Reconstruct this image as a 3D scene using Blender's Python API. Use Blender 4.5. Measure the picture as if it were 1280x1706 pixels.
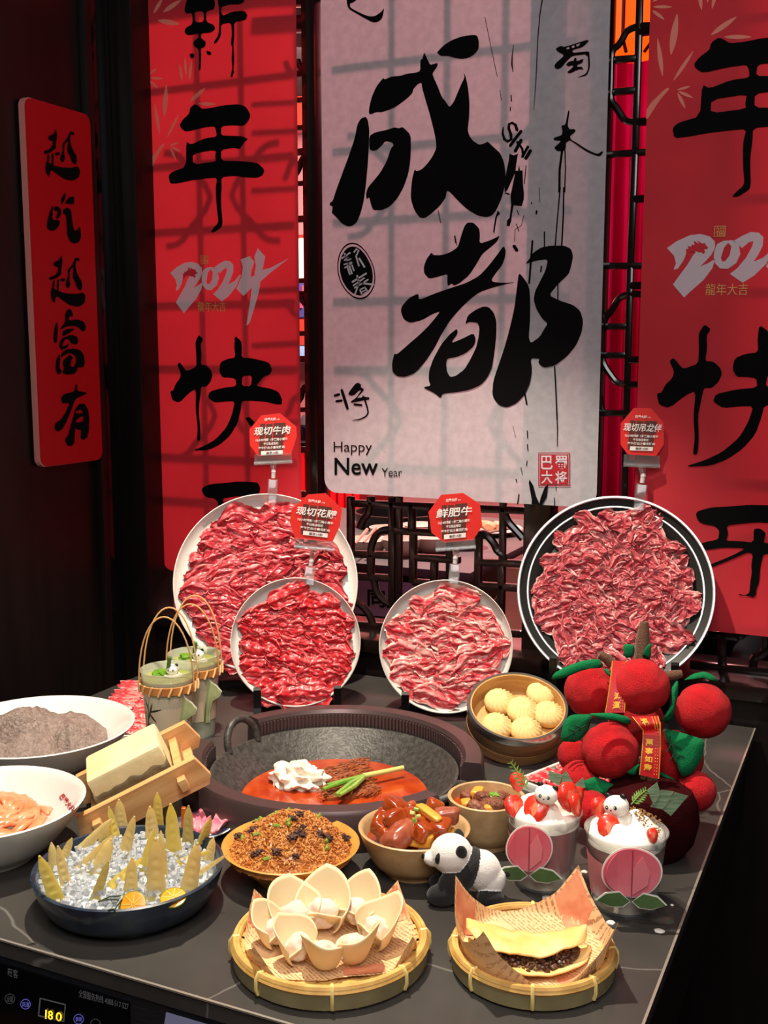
import bpy, bmesh, math, random
import numpy as np
from mathutils import Vector, Matrix, Euler, noise
from mathutils.geometry import tessellate_polygon
for o in list(bpy.data.objects): bpy.data.objects.remove(o)
SC = bpy.context.scene
COL = SC.collection
# ---------------------------------------------------------------- camera
F, CX, CY = 1821.0, 640.0, 853.0
PITCH, YAW = math.radians(8.2), math.radians(24.9)
CAM = np.array([0, 0, 1.43])
FW = np.array([-math.sin(YAW)*math.cos(PITCH), math.cos(YAW)*math.cos(PITCH), -math.sin(PITCH)])
RT = np.array([math.cos(YAW), math.sin(YAW), 0.0])
UP = np.cross(RT, FW)
cam = bpy.data.cameras.new('camera'); camo = bpy.data.objects.new('camera', cam); COL.objects.link(camo)
camo.location = CAM; camo.rotation_euler = (math.pi/2 - PITCH, 0, YAW)
cam.sensor_fit = 'HORIZONTAL'; cam.sensor_width = 36.0; cam.lens = 36.0*F/1280.0; cam.clip_start = 0.05
SC.camera = camo
SC.view_settings.view_transform = 'Standard'; SC.view_settings.look = 'None'
SC.view_settings.gamma = 1.0; SC.view_settings.use_curve_mapping = False
SC.view_settings.exposure = 0.0
# ---------------------------------------------------------------- world and lamps
W = bpy.data.worlds.new('world'); SC.world = W; W.use_nodes = True
W.node_tree.nodes['Background'].inputs[0].default_value = (0.9, 0.75, 0.72, 1)
W.node_tree.nodes['Background'].inputs[1].default_value = 0.018
def lamp(name, kind, loc, target, power, col, size=.05, angle=70, blend=.3, sy=None):
    l = bpy.data.lights.new(name, kind); l.energy = power; l.color = col
    if kind == 'SPOT': l.spot_size = math.radians(angle); l.spot_blend = blend; l.shadow_soft_size = size
    elif kind == 'AREA':
        l.size = size
        if sy: l.shape = 'RECTANGLE'; l.size_y = sy
    else: l.shadow_soft_size = size
    o = bpy.data.objects.new(name, l); COL.objects.link(o); o.location = loc
    d = Vector(target) - Vector(loc); o.rotation_euler = d.to_track_quat('-Z', 'Y').to_euler()
    return o
lamp('table_spotlight', 'SPOT', (-0.84, 1.36, 2.72), (-0.76, 1.36, 0.75), 250, (1, .87, .70), .025, 62, .3)
lamp('front_fill_spot', 'SPOT', (-0.35, 0.35, 2.75), (-0.75, 1.25, 0.75), 62, (1, .90, .76), .16, 52, .6)  # fill spot added to light camera-facing sides, no known lamp
lamp('camera_side_fill', 'AREA', (0.35, -0.35, 2.8), (-0.70, 2.0, 1.5), 44, (1, .95, .95), 1.3)  # soft fill added to brighten the banners, no such panel known
lamp('far_room_pink_light', 'AREA', (-1.0, 4.6, 2.75), (-1.0, 2.6, 1.3), 100, (1, .34, .34), .42)
lamp('far_room_table_light', 'SPOT', (-1.9, 3.6, 2.7), (-1.75, 3.75, .75), 330, (1, .88, .82), .08, 75, .5)
lamp('far_room_magenta_light', 'SPOT', (-.75, 2.35, 2.95), (-.52, 2.75, 1.5), 80, (1, .45, .85), .1, 60, .6)
lamp('far_room_wall_light', 'AREA', (-2.6, 5.6, 2.9), (-3.4, 6.9, 1.5), 220, (1, .72, .68), 1.0)
lamp('far_room_floor_light', 'SPOT', (-.2, 5.2, 2.9), (-.55, 5.4, 0), 420, (1, .55, .4), .1, 60, .5)
# ---------------------------------------------------------------- pixel helpers (a pixel gives a direction, a surface gives the distance)
def ray(x, y): return FW + RT*(x-CX)/F - UP*(y-CY)/F
def onz(x, y, z=.75): d = ray(x, y); return CAM + d*(z-CAM[2])/d[2]
def ony(x, y, Y): d = ray(x, y); return CAM + d*Y/d[1]
def onx(x, y, X): d = ray(x, y); return CAM + d*X/d[0]
# ---------------------------------------------------------------- materials
def lin(c):
    return tuple(((v/255)/12.92 if v/255 <= .04045 else ((v/255+.055)/1.055)**2.4) for v in c) + (1,)
MATS = {}
def M(name, c, rough=.5, metal=0, c2=None, ns=20, nd=4, lo=.35, hi=.65, bump=0, bs=None, sheen=0, trans=0, alpha=1, emit=0, coat=0, sss=0, ior=1.45, c3=None, attr=None, attr_c=None, stretch=None, translucent=0, spec=None, vor=0):
    if name in MATS: return MATS[name]
    m = bpy.data.materials.new(name); m.use_nodes = True; nt = m.node_tree; N = nt.nodes; L = nt.links
    b = N['Principled BSDF']; MATS[name] = m
    b.inputs['Roughness'].default_value = rough; b.inputs['Metallic'].default_value = metal; b.inputs['IOR'].default_value = ior
    b.inputs['Base Color'].default_value = lin(c)
    if sheen: b.inputs['Sheen Weight'].default_value = sheen; b.inputs['Sheen Roughness'].default_value = .4
    if trans: b.inputs['Transmission Weight'].default_value = trans
    if coat: b.inputs['Coat Weight'].default_value = coat; b.inputs['Coat Roughness'].default_value = .12
    if spec is not None: b.inputs['Specular IOR Level'].default_value = spec
    if sss: b.inputs['Subsurface Weight'].default_value = sss; b.inputs['Subsurface Radius'].default_value = (.012, .005, .003); b.inputs['Subsurface Scale'].default_value = .5
    b.inputs['Alpha'].default_value = alpha
    if emit: b.inputs['Emission Color'].default_value = lin(c); b.inputs['Emission Strength'].default_value = emit
    src = None
    tc = N.new('ShaderNodeTexCoord'); mp = N.new('ShaderNodeMapping'); L.new(tc.outputs['Object'], mp.inputs[0])
    if stretch: mp.inputs['Scale'].default_value = stretch
    if c2 is not None:
        if vor:
            n = N.new('ShaderNodeTexVoronoi'); n.inputs['Scale'].default_value = ns; fac = n.outputs['Distance']
        else:
            n = N.new('ShaderNodeTexNoise'); n.inputs['Scale'].default_value = ns; n.inputs['Detail'].default_value = nd; fac = n.outputs['Fac']
        L.new(mp.outputs[0], n.inputs['Vector'])
        r = N.new('ShaderNodeValToRGB'); L.new(fac, r.inputs[0])
        r.color_ramp.elements[0].position = lo; r.color_ramp.elements[0].color = lin(c)
        r.color_ramp.elements[1].position = hi; r.color_ramp.elements[1].color = lin(c2)
        if c3 is not None:
            e = r.color_ramp.elements.new(min(.99, hi + .12)); e.color = lin(c3)
        src = r.outputs[0]
    if attr:
        at = N.new('ShaderNodeAttribute'); at.attribute_name = attr
        mx = N.new('ShaderNodeMix'); mx.data_type = 'RGBA'; L.new(at.outputs['Fac'], mx.inputs[0])
        if src: L.new(src, mx.inputs[6])
        else: mx.inputs[6].default_value = lin(c)
        mx.inputs[7].default_value = lin(attr_c); src = mx.outputs[2]
    if src: L.new(src, b.inputs['Base Color'])
    if bump:
        nb = N.new('ShaderNodeTexNoise'); nb.inputs['Scale'].default_value = bs or ns; nb.inputs['Detail'].default_value = 5; L.new(mp.outputs[0], nb.inputs['Vector'])
        bp = N.new('ShaderNodeBump'); bp.inputs['Strength'].default_value = bump; bp.inputs['Distance'].default_value = .004
        L.new(nb.outputs['Fac'], bp.inputs['Height']); L.new(bp.outputs[0], b.inputs['Normal'])
    if translucent:
        t = N.new('ShaderNodeBsdfTranslucent'); t.inputs[0].default_value = lin(c)
        if src: L.new(src, t.inputs[0])
        s = N.new('ShaderNodeMixShader'); s.inputs[0].default_value = translucent
        L.new(b.outputs[0], s.inputs[1]); L.new(t.outputs[0], s.inputs[2]); L.new(s.outputs[0], N['Material Output'].inputs[0])
    return m
# ---------------------------------------------------------------- mesh building
class MB:
    def __init__(s): s.v = []; s.f = []; s.mi = []; s.at = []
    def add(s, vs, fs, mi=0, at=None):
        k = len(s.v); s.v += [tuple(map(float, p)) for p in vs]; s.f += [tuple(i+k for i in f) for f in fs]; s.mi += [mi]*len(fs)
        s.at += list(at) if at is not None else [0.0]*len(vs); return s
    def lathe(s, prof, n=48, c=(0,0,0), mi=0, sx=1, sy=1, T=None):
        vs = []; fs = []
        for r, z in prof:
            for i in range(n):
                a = 2*math.pi*i/n; vs.append((c[0]+r*sx*math.cos(a), c[1]+r*sy*math.sin(a), c[2]+z))
        for j in range(len(prof)-1):
            for i in range(n):
                i2 = (i+1) % n; fs.append((j*n+i, j*n+i2, (j+1)*n+i2, (j+1)*n+i))
        if prof[0][0] > 1e-6 and False: pass
        if T: vs = [T @ Vector(v) for v in vs]
        return s.add(vs, fs, mi)
    def tube(s, pts, r, n=8, mi=0, closed=False, flat=1.0):
        P = [Vector(p) for p in pts]; k = len(P); R = r if isinstance(r, (list, tuple)) else [r]*k
        vs = []; fs = []; up = None
        for i, p in enumerate(P):
            if closed: t = P[(i+1) % k] - P[i-1]
            else: t = P[min(i+1, k-1)] - P[max(i-1, 0)]
            t = t.normalized() if t.length > 1e-9 else Vector((0, 0, 1))
            if up is None: up = Vector((0, 0, 1)) if abs(t.z) < .9 else Vector((1, 0, 0))
            a = t.cross(up)
            if a.length < 1e-4: a = t.cross(Vector((0, 1, 0)))
            a.normalize(); b = a.cross(t).normalized(); up = b
            for q in range(n):
                w = 2*math.pi*q/n; vs.append(p + a*R[i]*math.cos(w) + b*R[i]*flat*math.sin(w))
        for i in range(k if closed else k-1):
            i2 = (i+1) % k
            for q in range(n):
                q2 = (q+1) % n; fs.append((i*n+q, i*n+q2, i2*n+q2, i2*n+q))
        if not closed: fs.append(tuple(range(n-1, -1, -1))); fs.append(tuple((k-1)*n+q for q in range(n)))
        return s.add(vs, fs, mi)
    def box(s, c, d, rot=None, bev=0, mi=0, taper=1):
        bm = bmesh.new(); bmesh.ops.create_cube(bm, size=1)
        for v in bm.verts:
            k = taper if v.co.z > 0 else 1
            v.co = Vector((v.co.x*d[0]*k, v.co.y*d[1]*k, v.co.z*d[2]))
        if bev: bmesh.ops.bevel(bm, geom=list(bm.edges), offset=bev, segments=2, profile=.6, affect='EDGES')
        R = rot if isinstance(rot, Matrix) else (Euler(rot).to_matrix() if rot else Matrix.Identity(3))
        bm.verts.ensure_lookup_table(); bm.verts.index_update()
        s.add([R @ v.co + Vector(c) for v in bm.verts], [[v.index for v in f.verts] for f in bm.faces], mi); bm.free(); return s
    def beam(s, a, b, w, h, bev=0, mi=0, roll=0, upv=(0,0,1)):
        a = Vector(a); b = Vector(b); t = (b-a); L = t.length; t.normalize(); u = Vector(upv)
        if abs(t.dot(u)) > .95: u = Vector((0, 1, 0))
        y = u.cross(t).normalized(); z = t.cross(y)
        R = Matrix((t, y, z)).transposed()
        return s.box((a+b)/2, (L, w, h), R, bev, mi)
    def prism(s, poly, T, th, mi=0):
        # poly: 2-D outline, extruded by th along local +z, T: 4x4 or callable
        n = len(poly); tri = tessellate_polygon([[Vector((p[0], p[1], 0)) for p in poly]])
        vs = [Vector((p[0], p[1], 0)) for p in poly] + [Vector((p[0], p[1], th)) for p in poly]
        fs = [tuple(t) for t in tri] + [tuple(i+n for i in reversed(t)) for t in tri] + [(i, (i+1) % n, (i+1) % n+n, i+n) for i in range(n)]
        return s.add([T @ v for v in vs], fs, mi)
    def blob(s, c, r, sub=3, amp=0, fr=30, seed=0, mi=0, rot=None, flatb=None):
        bm = bmesh.new(); bmesh.ops.create_icosphere(bm, subdivisions=sub, radius=1)
        R = Euler(rot).to_matrix() if rot else Matrix.Identity(3)
        rr = r if isinstance(r, (tuple, list)) else (r, r, r)
        vs = []
        for v in bm.verts:
            d = 1 + (amp*noise.noise(v.co*fr + Vector((seed*3.7, seed*1.3, seed))) if amp else 0)
            p = Vector((v.co.x*rr[0], v.co.y*rr[1], v.co.z*rr[2]))*d
            if flatb is not None and p.z < flatb*rr[2]: p.z = flatb*rr[2]
            vs.append(R @ p + Vector(c))
        bm.verts.index_update(); s.add(vs, [[v.index for v in f.verts] for f in bm.faces], mi); bm.free(); return s
    def grid(s, fn, nu, nv, mi=0, closeu=False, atf=None):
        vs = []; at = []
        for j in range(nv+1):
            for i in range(nu + (0 if closeu else 1)):
                vs.append(fn(i/nu, j/nv)); at.append(atf(i/nu, j/nv) if atf else 0)
        w = nu if closeu else nu+1; fs = []
        for j in range(nv):
            for i in range(nu):
                i2 = (i+1) % w; fs.append((j*w+i, j*w+i2, (j+1)*w+i2, (j+1)*w+i))
        return s.add(vs, fs, mi, at)
    def mesh(s, name, mats, smooth=True, ang=40):
        me = bpy.data.meshes.new(name); me.from_pydata(s.v, [], s.f)
        for m in (mats if isinstance(mats, (list, tuple)) else [mats]): me.materials.append(m)
        me.polygons.foreach_set('material_index', s.mi)
        if any(s.at):
            a = me.attributes.new('fat', 'FLOAT', 'POINT'); a.data.foreach_set('value', s.at)
        bm = bmesh.new(); bm.from_mesh(me); bmesh.ops.recalc_face_normals(bm, faces=bm.faces); bm.to_mesh(me); bm.free()
        me.update()
        if smooth:
            me.polygons.foreach_set('use_smooth', [True]*len(me.polygons)); me.set_sharp_from_angle(angle=math.radians(ang))
        return me
    def build(s, name, mats, parent=None, smooth=True, ang=40, loc=None, rot=None):
        o = bpy.data.objects.new(name, s.mesh(name, mats, smooth, ang)); COL.objects.link(o)
        if parent: o.parent = parent
        if loc is not None: o.location = loc
        if rot is not None: o.rotation_euler = rot if not isinstance(rot, Matrix) else rot.to_euler()
        return o
def tag(o, label=None, cat=None, group=None, kind=None):
    if label: o['label'] = label
    if cat: o['category'] = cat
    if group: o['group'] = group
    if kind: o['kind'] = kind
    return o
def thing(name, label, cat, loc=(0,0,0), rot=(0,0,0), group=None):
    o = bpy.data.objects.new(name, None); COL.objects.link(o); o.location = loc
    o.rotation_euler = rot.to_euler() if isinstance(rot, Matrix) else rot
    return tag(o, label, cat, group)
def put(name, me, parent=None, loc=(0,0,0), rot=(0,0,0), sc=(1,1,1)):
    o = bpy.data.objects.new(name, me); COL.objects.link(o); o.location = loc
    o.rotation_euler = rot.to_euler() if isinstance(rot, Matrix) else rot
    o.scale = sc if isinstance(sc, (tuple, list)) else (sc, sc, sc)
    if parent: o.parent = parent
    return o
def struct(o): o['kind'] = 'structure'; return o
def frame(n, upv=(0,0,1)):
    # rotation matrix with local z = n, local y as close to up as can be
    z = Vector(n).normalized(); x = Vector(upv).cross(z).normalized(); y = z.cross(x)
    return Matrix((x, y, z)).transposed()
def chaikin(p, k=1):
    for _ in range(k):
        q = []
        for i in range(len(p)):
            a = p[i]; b = p[(i+1) % len(p)]
            q += [(.82*a[0]+.18*b[0], .82*a[1]+.18*b[1]), (.18*a[0]+.82*b[0], .18*a[1]+.82*b[1])]
        p = q
    return p
def stroke(pts, w, n=5):
    # outline polygon of a brush stroke with rounded ends
    out = [[], []]; k = len(pts)
    ws = w if isinstance(w, (list, tuple)) else [w]*k
    P = [Vector(p) for p in pts]
    for i in range(k):
        t = (P[min(i+1, k-1)] - P[max(i-1, 0)]).normalized(); nn = Vector((-t.y, t.x))
        out[0].append(tuple(P[i] + nn*ws[i]/2)); out[1].append(tuple(P[i] - nn*ws[i]/2))
    t0 = (P[1]-P[0]).normalized()*ws[0]*.35; t1 = (P[-1]-P[-2]).normalized()*ws[-1]*.35
    return out[0] + [tuple(P[-1]+t1)] + out[1][::-1] + [tuple(P[0]-t0)]
def printed(name, polys, fn, mat, parent, smooth=1):
    # polys: list of [outline, hole, hole...] in 2-D; fn maps a 2-D point to world space; flat print
    vs = []; fs = []
    for pl in polys:
        if isinstance(pl[0][0], (int, float)): pl = [pl]
        loops = [chaikin(list(l), smooth) if smooth else list(l) for l in pl]
        flat = [p for l in loops for p in l]
        tri = tessellate_polygon([[Vector((p[0], p[1], 0)) for p in l] for l in loops])
        k = len(vs); vs += [tuple(fn(p[0], p[1])) for p in flat]; fs += [tuple(i+k for i in t) for t in tri]
    me = bpy.data.meshes.new(name); me.from_pydata([tuple(map(float, v)) for v in vs], [], fs); me.materials.append(mat)
    o = bpy.data.objects.new(name, me); COL.objects.link(o)
    if parent: o.parent = parent; o.matrix_parent_inverse = Matrix.Identity(4)
    return o
def glyphs(body, bold=0, shear=0):
    cu = bpy.data.curves.new('t', 'FONT'); cu.body = body; cu.offset = bold; cu.resolution_u = 3; cu.shear = shear
    o = bpy.data.objects.new('t', cu); COL.objects.link(o); dg = bpy.context.evaluated_depsgraph_get()
    me = bpy.data.meshes.new_from_object(o.evaluated_get(dg)); bpy.data.objects.remove(o); bpy.data.curves.remove(cu)
    return me
def text_in(name, body, rect, fn, mat, parent, bold=0, shear=0, exact=True):
    # text fitted into the 2-D rect (x0, y_bottom, x1, y_top); fn maps 2-D to 3-D
    me = glyphs(body, bold, shear)
    if not len(me.vertices): return None
    co = np.array([v.co[:2] for v in me.vertices]); lo = co.min(0); hi = co.max(0)
    x0, y0, x1, y1 = rect
    sx = (x1-x0)/(hi[0]-lo[0]); sy = (y1-y0)/(hi[1]-lo[1])
    for v in me.vertices: v.co = Vector(map(float, fn(x0+(v.co.x-lo[0])*sx, y0+(v.co.y-lo[1])*sy)))
    me.name = name; me.materials.clear(); me.materials.append(mat)
    o = bpy.data.objects.new(name, me); COL.objects.link(o)
    if parent: o.parent = parent
    return o
TEMPL = {}
def copy_tree(o, loc=None, rot=None, label=None, sc=None):
    c = o.copy(); COL.objects.link(c)
    if loc is not None: c.location = loc
    if rot is not None: c.rotation_euler = rot
    if sc is not None: c.scale = (sc, sc, sc)
    if label: c['label'] = label
    for ch in o.children:
        d = ch.copy(); COL.objects.link(d); d.parent = c
        for g in ch.children:
            e = g.copy(); COL.objects.link(e); e.parent = d
    return c
RND = random.Random(7)
# ================================================================= the room
wood_dark = M('dark wood', (20,11,10), .42, c2=(13,7,6), ns=6, stretch=(6,6,.6), bump=.05, bs=30)
lacq = M('lacquered lattice', (24,15,13), .22, coat=.4)
black = M('black plastic', (10,10,11), .3)
YB, YL = 2.085, 2.13          # banner plane, lattice plane
XW, XE = -1.60, 0.9
floor = struct(MB().box((-1, 3.0, -.05), (9, 9, .1)).build('floor', M('floor boards', (74,40,28), .35, c2=(52,26,18), ns=5, stretch=(1,8,1))))
struct(MB().box((-1, 3.0, 3.15), (9, 9, .1)).build('ceiling', M('ceiling paint', (30,22,20), .8)))
# left wall: dark panel, a post at the corner, glossy strip that mirrors the room
wl = struct(MB().box((XW-.06, .6, 1.55), (.12, 2.9, 3.1)).build('wall_left', wood_dark))
MB().box((XW+.004, 1.975, 1.5), (.008, .045, 3.0), bev=.002).build('glass_strip', M('dark glass', (12,10,14), .08), wl)
MB().box((XW+.03, 2.07, 1.55), (.06, .1, 3.1), bev=.004).build('corner_post', wood_dark, wl)
MB().box((XW+.01, 1.93, 1.55), (.02, .02, 3.1), bev=.003).build('moulding', wood_dark, wl)
# low panelled wall under the lattice
wb = struct(MB().box((-.3, 2.13, .40), (2.6, .16, .80)).build('wall_back', wood_dark))
for z, d, h in ((.815, .10, .03), (.775, .084, .018), (.70, .083, .012)):
    MB().box((-.3, 2.13, z), (2.6, d*2-.01, h), bev=.004).build('rail', lacq, wb)
def scr(x, y): return Vector(map(float, ony(x, y, YL)))
def bar(pts, w=.016):
    P = [scr(*p) for p in pts]
    if len(P) == 2: MB().beam(P[0], P[1], w, w, bev=.004).build('bar', lacq, wb)
    else:
        Q = []
        for i in range(len(P)-1):
            for t in range(3):
                p0, p1, p2, p3 = P[max(i-1,0)], P[i], P[i+1], P[min(i+2, len(P)-1)]; s = t/3
                Q.append(.5*((2*p1)+(p2-p0)*s+(2*p0-5*p1+4*p2-p3)*s*s+(3*p1-p0-3*p2+p3)*s**3))
        Q.append(P[-1]); MB().tube(Q, w*.55, 8).build('scroll', lacq, wb)
# posts and rails of the lattice frame
def zx(px, y=900): return float(scr(px, y).x)
posts = [(zx(226, 500), .05), (zx(525.5, 500), .032), (zx(884, 950)+.02, .06), (zx(1002, 600)-.012, .034), (-.02, .06), (.45, .06), (.9, .08)]
for x, w in posts: MB().box((x, YL, 1.95), (w, .05, 2.26), bev=.005).build('post', lacq, wb)
for z in (2.19, 2.75): MB().box((-.32, YL, z), (2.6, .045, .05), bev=.004).build('rail', lacq, wb)
S4 = 4.267
def q(*p): return [(580+a/S4, 810+b/S4) for a, b in p]
for seg in (q((315,70),(315,855)), q((465,340),(462,690)), q((165,470),(160,650)), q((615,520),(612,690)), q((930,340),(925,720)), q((1095,540),(1090,850)), q((165,70),(165,140)), q((455,120),(455,310)), q((600,120),(598,330)),
            q((20,120),(1265,172)), q((330,315),(700,335)), q((40,480),(310,492)), q((470,505),(800,525)), q((930,540),(1250,552)), q((60,640),(310,655)), q((460,680),(700,700)), q((940,705),(1240,725)), q((70,985),(300,1000)), q((700,1020),(1240,1050)),
            q((20,70),(20,980)), q((1105,140),(1105,215))): bar(seg)
for seg in (q((160,490),(168,420),(200,350),(255,315),(330,312)), q((160,130),(145,190),(110,235),(85,300)), q((185,660),(205,750),(255,815),(310,845)), q((930,350),(985,350),(1035,405),(1060,455),(1100,490),(1105,545)),
            q((1115,200),(1140,255),(1180,300),(1245,372)), q((50,815),(110,860),(155,920),(180,990)), q((1090,730),(1085,790),(1050,835),(1010,850))): bar(seg)
# right gap
for seg in ([(1067,-20),(1059,250)], [(1059,250),(1051,440)], [(1051,440),(1044,690)], [(1044,690),(1040,860)], [(1022,100),(1064,97)], [(1020,154),(1063,150)], [(1012,258),(1100,252)], [(1064,44),(1100,43)], [(1060,204),(1100,202)], [(1004,443),(1090,443)],
            [(1047,490),(1090,490)], [(1008,544),(1047,544)], [(1004,592),(1044,592)], [(1043,641),(1085,640)], [(1000,688),(1085,688)]): bar(seg, .013)
for seg in ([(1066,43),(1046,51),(1037,66),(1030,76),(1020,88),(1018,130),(1018,165),(1027,179),(1034,190),(1042,200),(1060,204)], [(1049,490),(1032,497),(1020,516),(1008,533),(1003,560),(1003,587),(1007,607),(1019,626),(1028,636),(1044,641)],
            [(1000,660),(1001,672),(1005,688)]): bar(seg, .012)
# left gap
for y, y2 in ((-4, -4), (40, 38)): bar([(440, y+4), (530, y2)], .03)
for y in (166, 212, 305, 467, 555, 597, 682): bar([(440, y+4), (516, y)], .011)
for seg in ([(496,100),(500,112),(508,120),(516,122)], [(516,258),(507,262),(502,270),(498,282),(493,290)], [(493,486),(499,492),(505,502),(511,508),(517,510)], [(517,641),(509,644),(504,652),(502,662),(496,670)]): bar(seg, .013)
# the same lattice goes on behind the banners
for x0, x1 in ((-1.52, -1.19), (-1.07, -.60), (-.455, -.06), (.02, .42)):
    n = 3 if x1-x0 < .4 else 4
    for k in range(1, n): MB().box((x0+(x1-x0)*k/n, YL, 1.52), (.014, .014, 1.30), bev=.003).build('bar', lacq, wb)
    for k, z in enumerate((.95, 1.12, 1.22, 1.42, 1.56, 1.72, 1.86, 2.02)):
        if x0 < -.5 and x1 > -.7 and z < 1.15: continue
        MB().box(((x0+x1)/2, YL, z), (x1-x0+.03, .014, .014), bev=.003).build('bar', lacq, wb)
    for zc in (1.32, 1.79):
        for s in (-1, 1):
            xc = x0+.02 if s > 0 else x1-.02; MB().tube([(xc+s*.10*math.sin(a*math.pi/12)*(1+.18*math.cos(a*math.pi/3)), YL, zc-.10*math.cos(a*math.pi/12)) for a in range(13)], .0075, 8).build('scroll', lacq, wb)
# lower right
for seg in ([(1206,1050),(1203,1112)], [(1180,1056),(1232,1060)], [(1150,1106),(1300,1120)], [(1285,1075),(1270,1090),(1258,1096),(1254,1108)], [(1232,1060),(1237,1055),(1240,1046)]): bar(seg)
for seg in ([(232,250),(252,246)], [(234,330),(254,326)], [(236,420),(258,418)], [(238,480),(262,478)], [(240,560),(266,558)], [(243,640),(270,640)], [(246,720),(275,722)]): bar(seg, .012)

# ================================================================= banners
ink = M('black print', (9,8,9), .9, spec=.1)
red_cloth = M('red banner cloth', (220,56,66), .8, c2=(208,48,60), ns=4, translucent=.34, bump=.03, bs=400)
white_cloth = M('white banner cloth', (196,192,198), .8, c2=(184,180,186), ns=60, translucent=.30, bump=.03, bs=400)
leafp = M('pale red leaf print', (240,150,130), .75, translucent=.3)
whitep = M('white print', (222,214,222), .7, translucent=.3)
goldp = M('gold print', (214,150,84), .5)
sealred = M('seal red print', (160,20,34), .7)
def wall_fn(Y, dx=0, dz=0): return lambda x, y: ony(x, y, Y) + np.array([dx, 0, dz])
def tr(ox, oy, s, pts): return [(ox+a/s, oy+b/s) for a, b in pts]
def banner(name, x0, x1, z0, z1, r, mat, label):
    # a hanging cloth with rounded lower corners and soft vertical ripples, plus its top batten
    nx, nz = 24, 90
    def fn(u, v):
        z = z1 + (z0-z1)*(1-(1-v)**2); x = x0 + (x1-x0)*u
        e = z - z0
        if e < r:
            k = r - math.sqrt(max(0, r*r-(r-e)**2)); x = min(max(x, x0+k), x1-k)
        return (x, YB + .0003*math.sin(u*21+v*3)*v, z)
    t = thing(name, label, 'banner', ((x0+x1)/2, YB, z0))
    o = MB().grid(lambda u, v: Vector(fn(u, v)) - Vector(((x0+x1)/2, YB, z0)), nx, nz).build('cloth', mat, t)
    MB().tube([(-(x1-x0)/2-.01, 0, z1-z0), ((x1-x0)/2+.01, 0, z1-z0)], .008, 10).build('batten', lacq, t)
    return t
def on(t, fn):
    b = np.array(t.location)
    return lambda x, y: fn(x, y) - b
nian = [tr(240,150,4.923,[(415,115),(440,125),(480,155),(560,145),(650,125),(780,115),(840,140),(875,205),(860,250),(820,295),(720,290),(635,298),(632,372),(720,375),(805,378),(855,402),(825,425),(785,485),(740,475),(632,490),(635,580),(760,582),(880,590),(940,603),(990,655),(975,700),(930,720),(850,718),(740,705),(635,715),(638,800),(632,900),(638,1000),(645,1075),(640,1120),(580,1165),(548,1165),(570,1130),(600,1100),(610,1070),(598,980),(590,880),(588,800),(600,720),(520,725),(400,740),(280,765),(215,770),(200,705),(230,670),(345,630),(345,420),(385,448),(500,395),(598,382),(588,320),(575,298),(480,310),(345,345),(305,315),(292,285),(320,240),(370,195),(378,145)]),
        tr(240,150,4.923,[(400,522),(590,490),(583,550),(592,585),(402,612)])]
xin = [[tr(240,0,4.923,[(330,90),(345,20),(360,-40),(420,-60),(500,-150),(520,-60),(560,-40),(585,25),(575,75),(540,85),(510,95),(512,180),(575,205),(585,240),(550,268),(470,275),(468,312),(510,345),(500,385),(465,400),(470,450),(465,575),(448,578),(450,470),(447,400),(405,375),(405,340),(445,310),(445,275),(360,292),(330,265),(340,230),(400,195),(395,105),(350,112)]), tr(240,0,4.923,[(415,95),(490,90),(490,180),(420,185)])],
       tr(240,0,4.923,[(372,450),(385,438),(405,440),(415,458),(402,478),(385,480)]), tr(240,0,4.923,[(512,412),(555,430),(545,456),(515,445)]),
       tr(240,0,4.923,[(610,-40),(700,-120),(820,-40),(825,10),(790,35),(700,35),(635,55),(635,105),(650,130),(720,95),(825,88),(850,125),(835,165),(740,180),(742,280),(735,380),(742,480),(735,570),(740,590),(725,635),(708,632),(725,560),(718,480),(725,390),(712,360),(722,270),(712,185),(632,200),(632,290),(605,340),(580,362),(572,345),(610,290),(618,180),(615,60),(605,20)])]
kuai = [tr(270,550,5.565,[(340,43),(382,82),(358,130),(368,230),(360,320),(410,325),(455,370),(470,420),(450,480),(410,525),(365,522),(355,600),(340,740),(355,900),(355,1020),(325,1030),(330,900),(312,740),(315,545),(260,575),(160,675),(95,650),(75,565),(105,560),(125,500),(165,450),(175,400),(140,320),(165,295),(215,365),(235,378),(318,340),(318,240),(308,110)]),
        [tr(270,550,5.565,[(675,50),(735,100),(742,160),(738,255),(820,258),(960,290),(1000,310),(1022,370),(1000,410),(945,430),(885,500),(880,520),(1000,540),(1080,570),(1115,640),(1110,690),(1060,690),(960,665),(820,655),(740,655),(730,740),(700,870),(630,980),(540,1060),(440,1110),(275,1120),(400,1070),(500,1010),(600,900),(650,780),(675,660),(590,662),(490,675),(425,625),(440,570),(560,535),(690,520),(680,450),(620,440),(560,440),(530,380),(540,300),(600,268),(680,255),(670,150)]), tr(270,550,5.565,[(745,425),(835,420),(825,520),(742,518)])],
        tr(270,550,5.565,[(770,815),(810,803),(850,845),(960,960),(1000,1010),(930,985),(850,920),(820,890),(795,850)])]
le = tr(1150,820,8.53,[(80,310),(120,265),(300,215),(600,200),(850,178),(1109,185),(1300,200),(1350,300),(1300,420),(1109,440),(950,430),(700,450),(520,475),(545,590),(510,690),(700,695),(905,715),(905,520),(1000,515),(1080,580),(1060,650),(1050,725),(1300,730),(1330,800),(1200,880),(1050,880),(1020,980),(1000,1080),(985,1280),(945,1380),(940,1460),(900,1495),(830,1475),(700,1465),(690,1445),(780,1465),(845,1430),(855,1290),(880,1130),(870,1050),(895,880),(820,855),(600,950),(320,1060),(200,1100),(200,1050),(320,1015),(600,900),(800,795),(480,785),(250,815),(100,820),(100,770),(190,715),(400,670),(410,600),(415,540),(350,475),(190,450),(110,400)])
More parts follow.
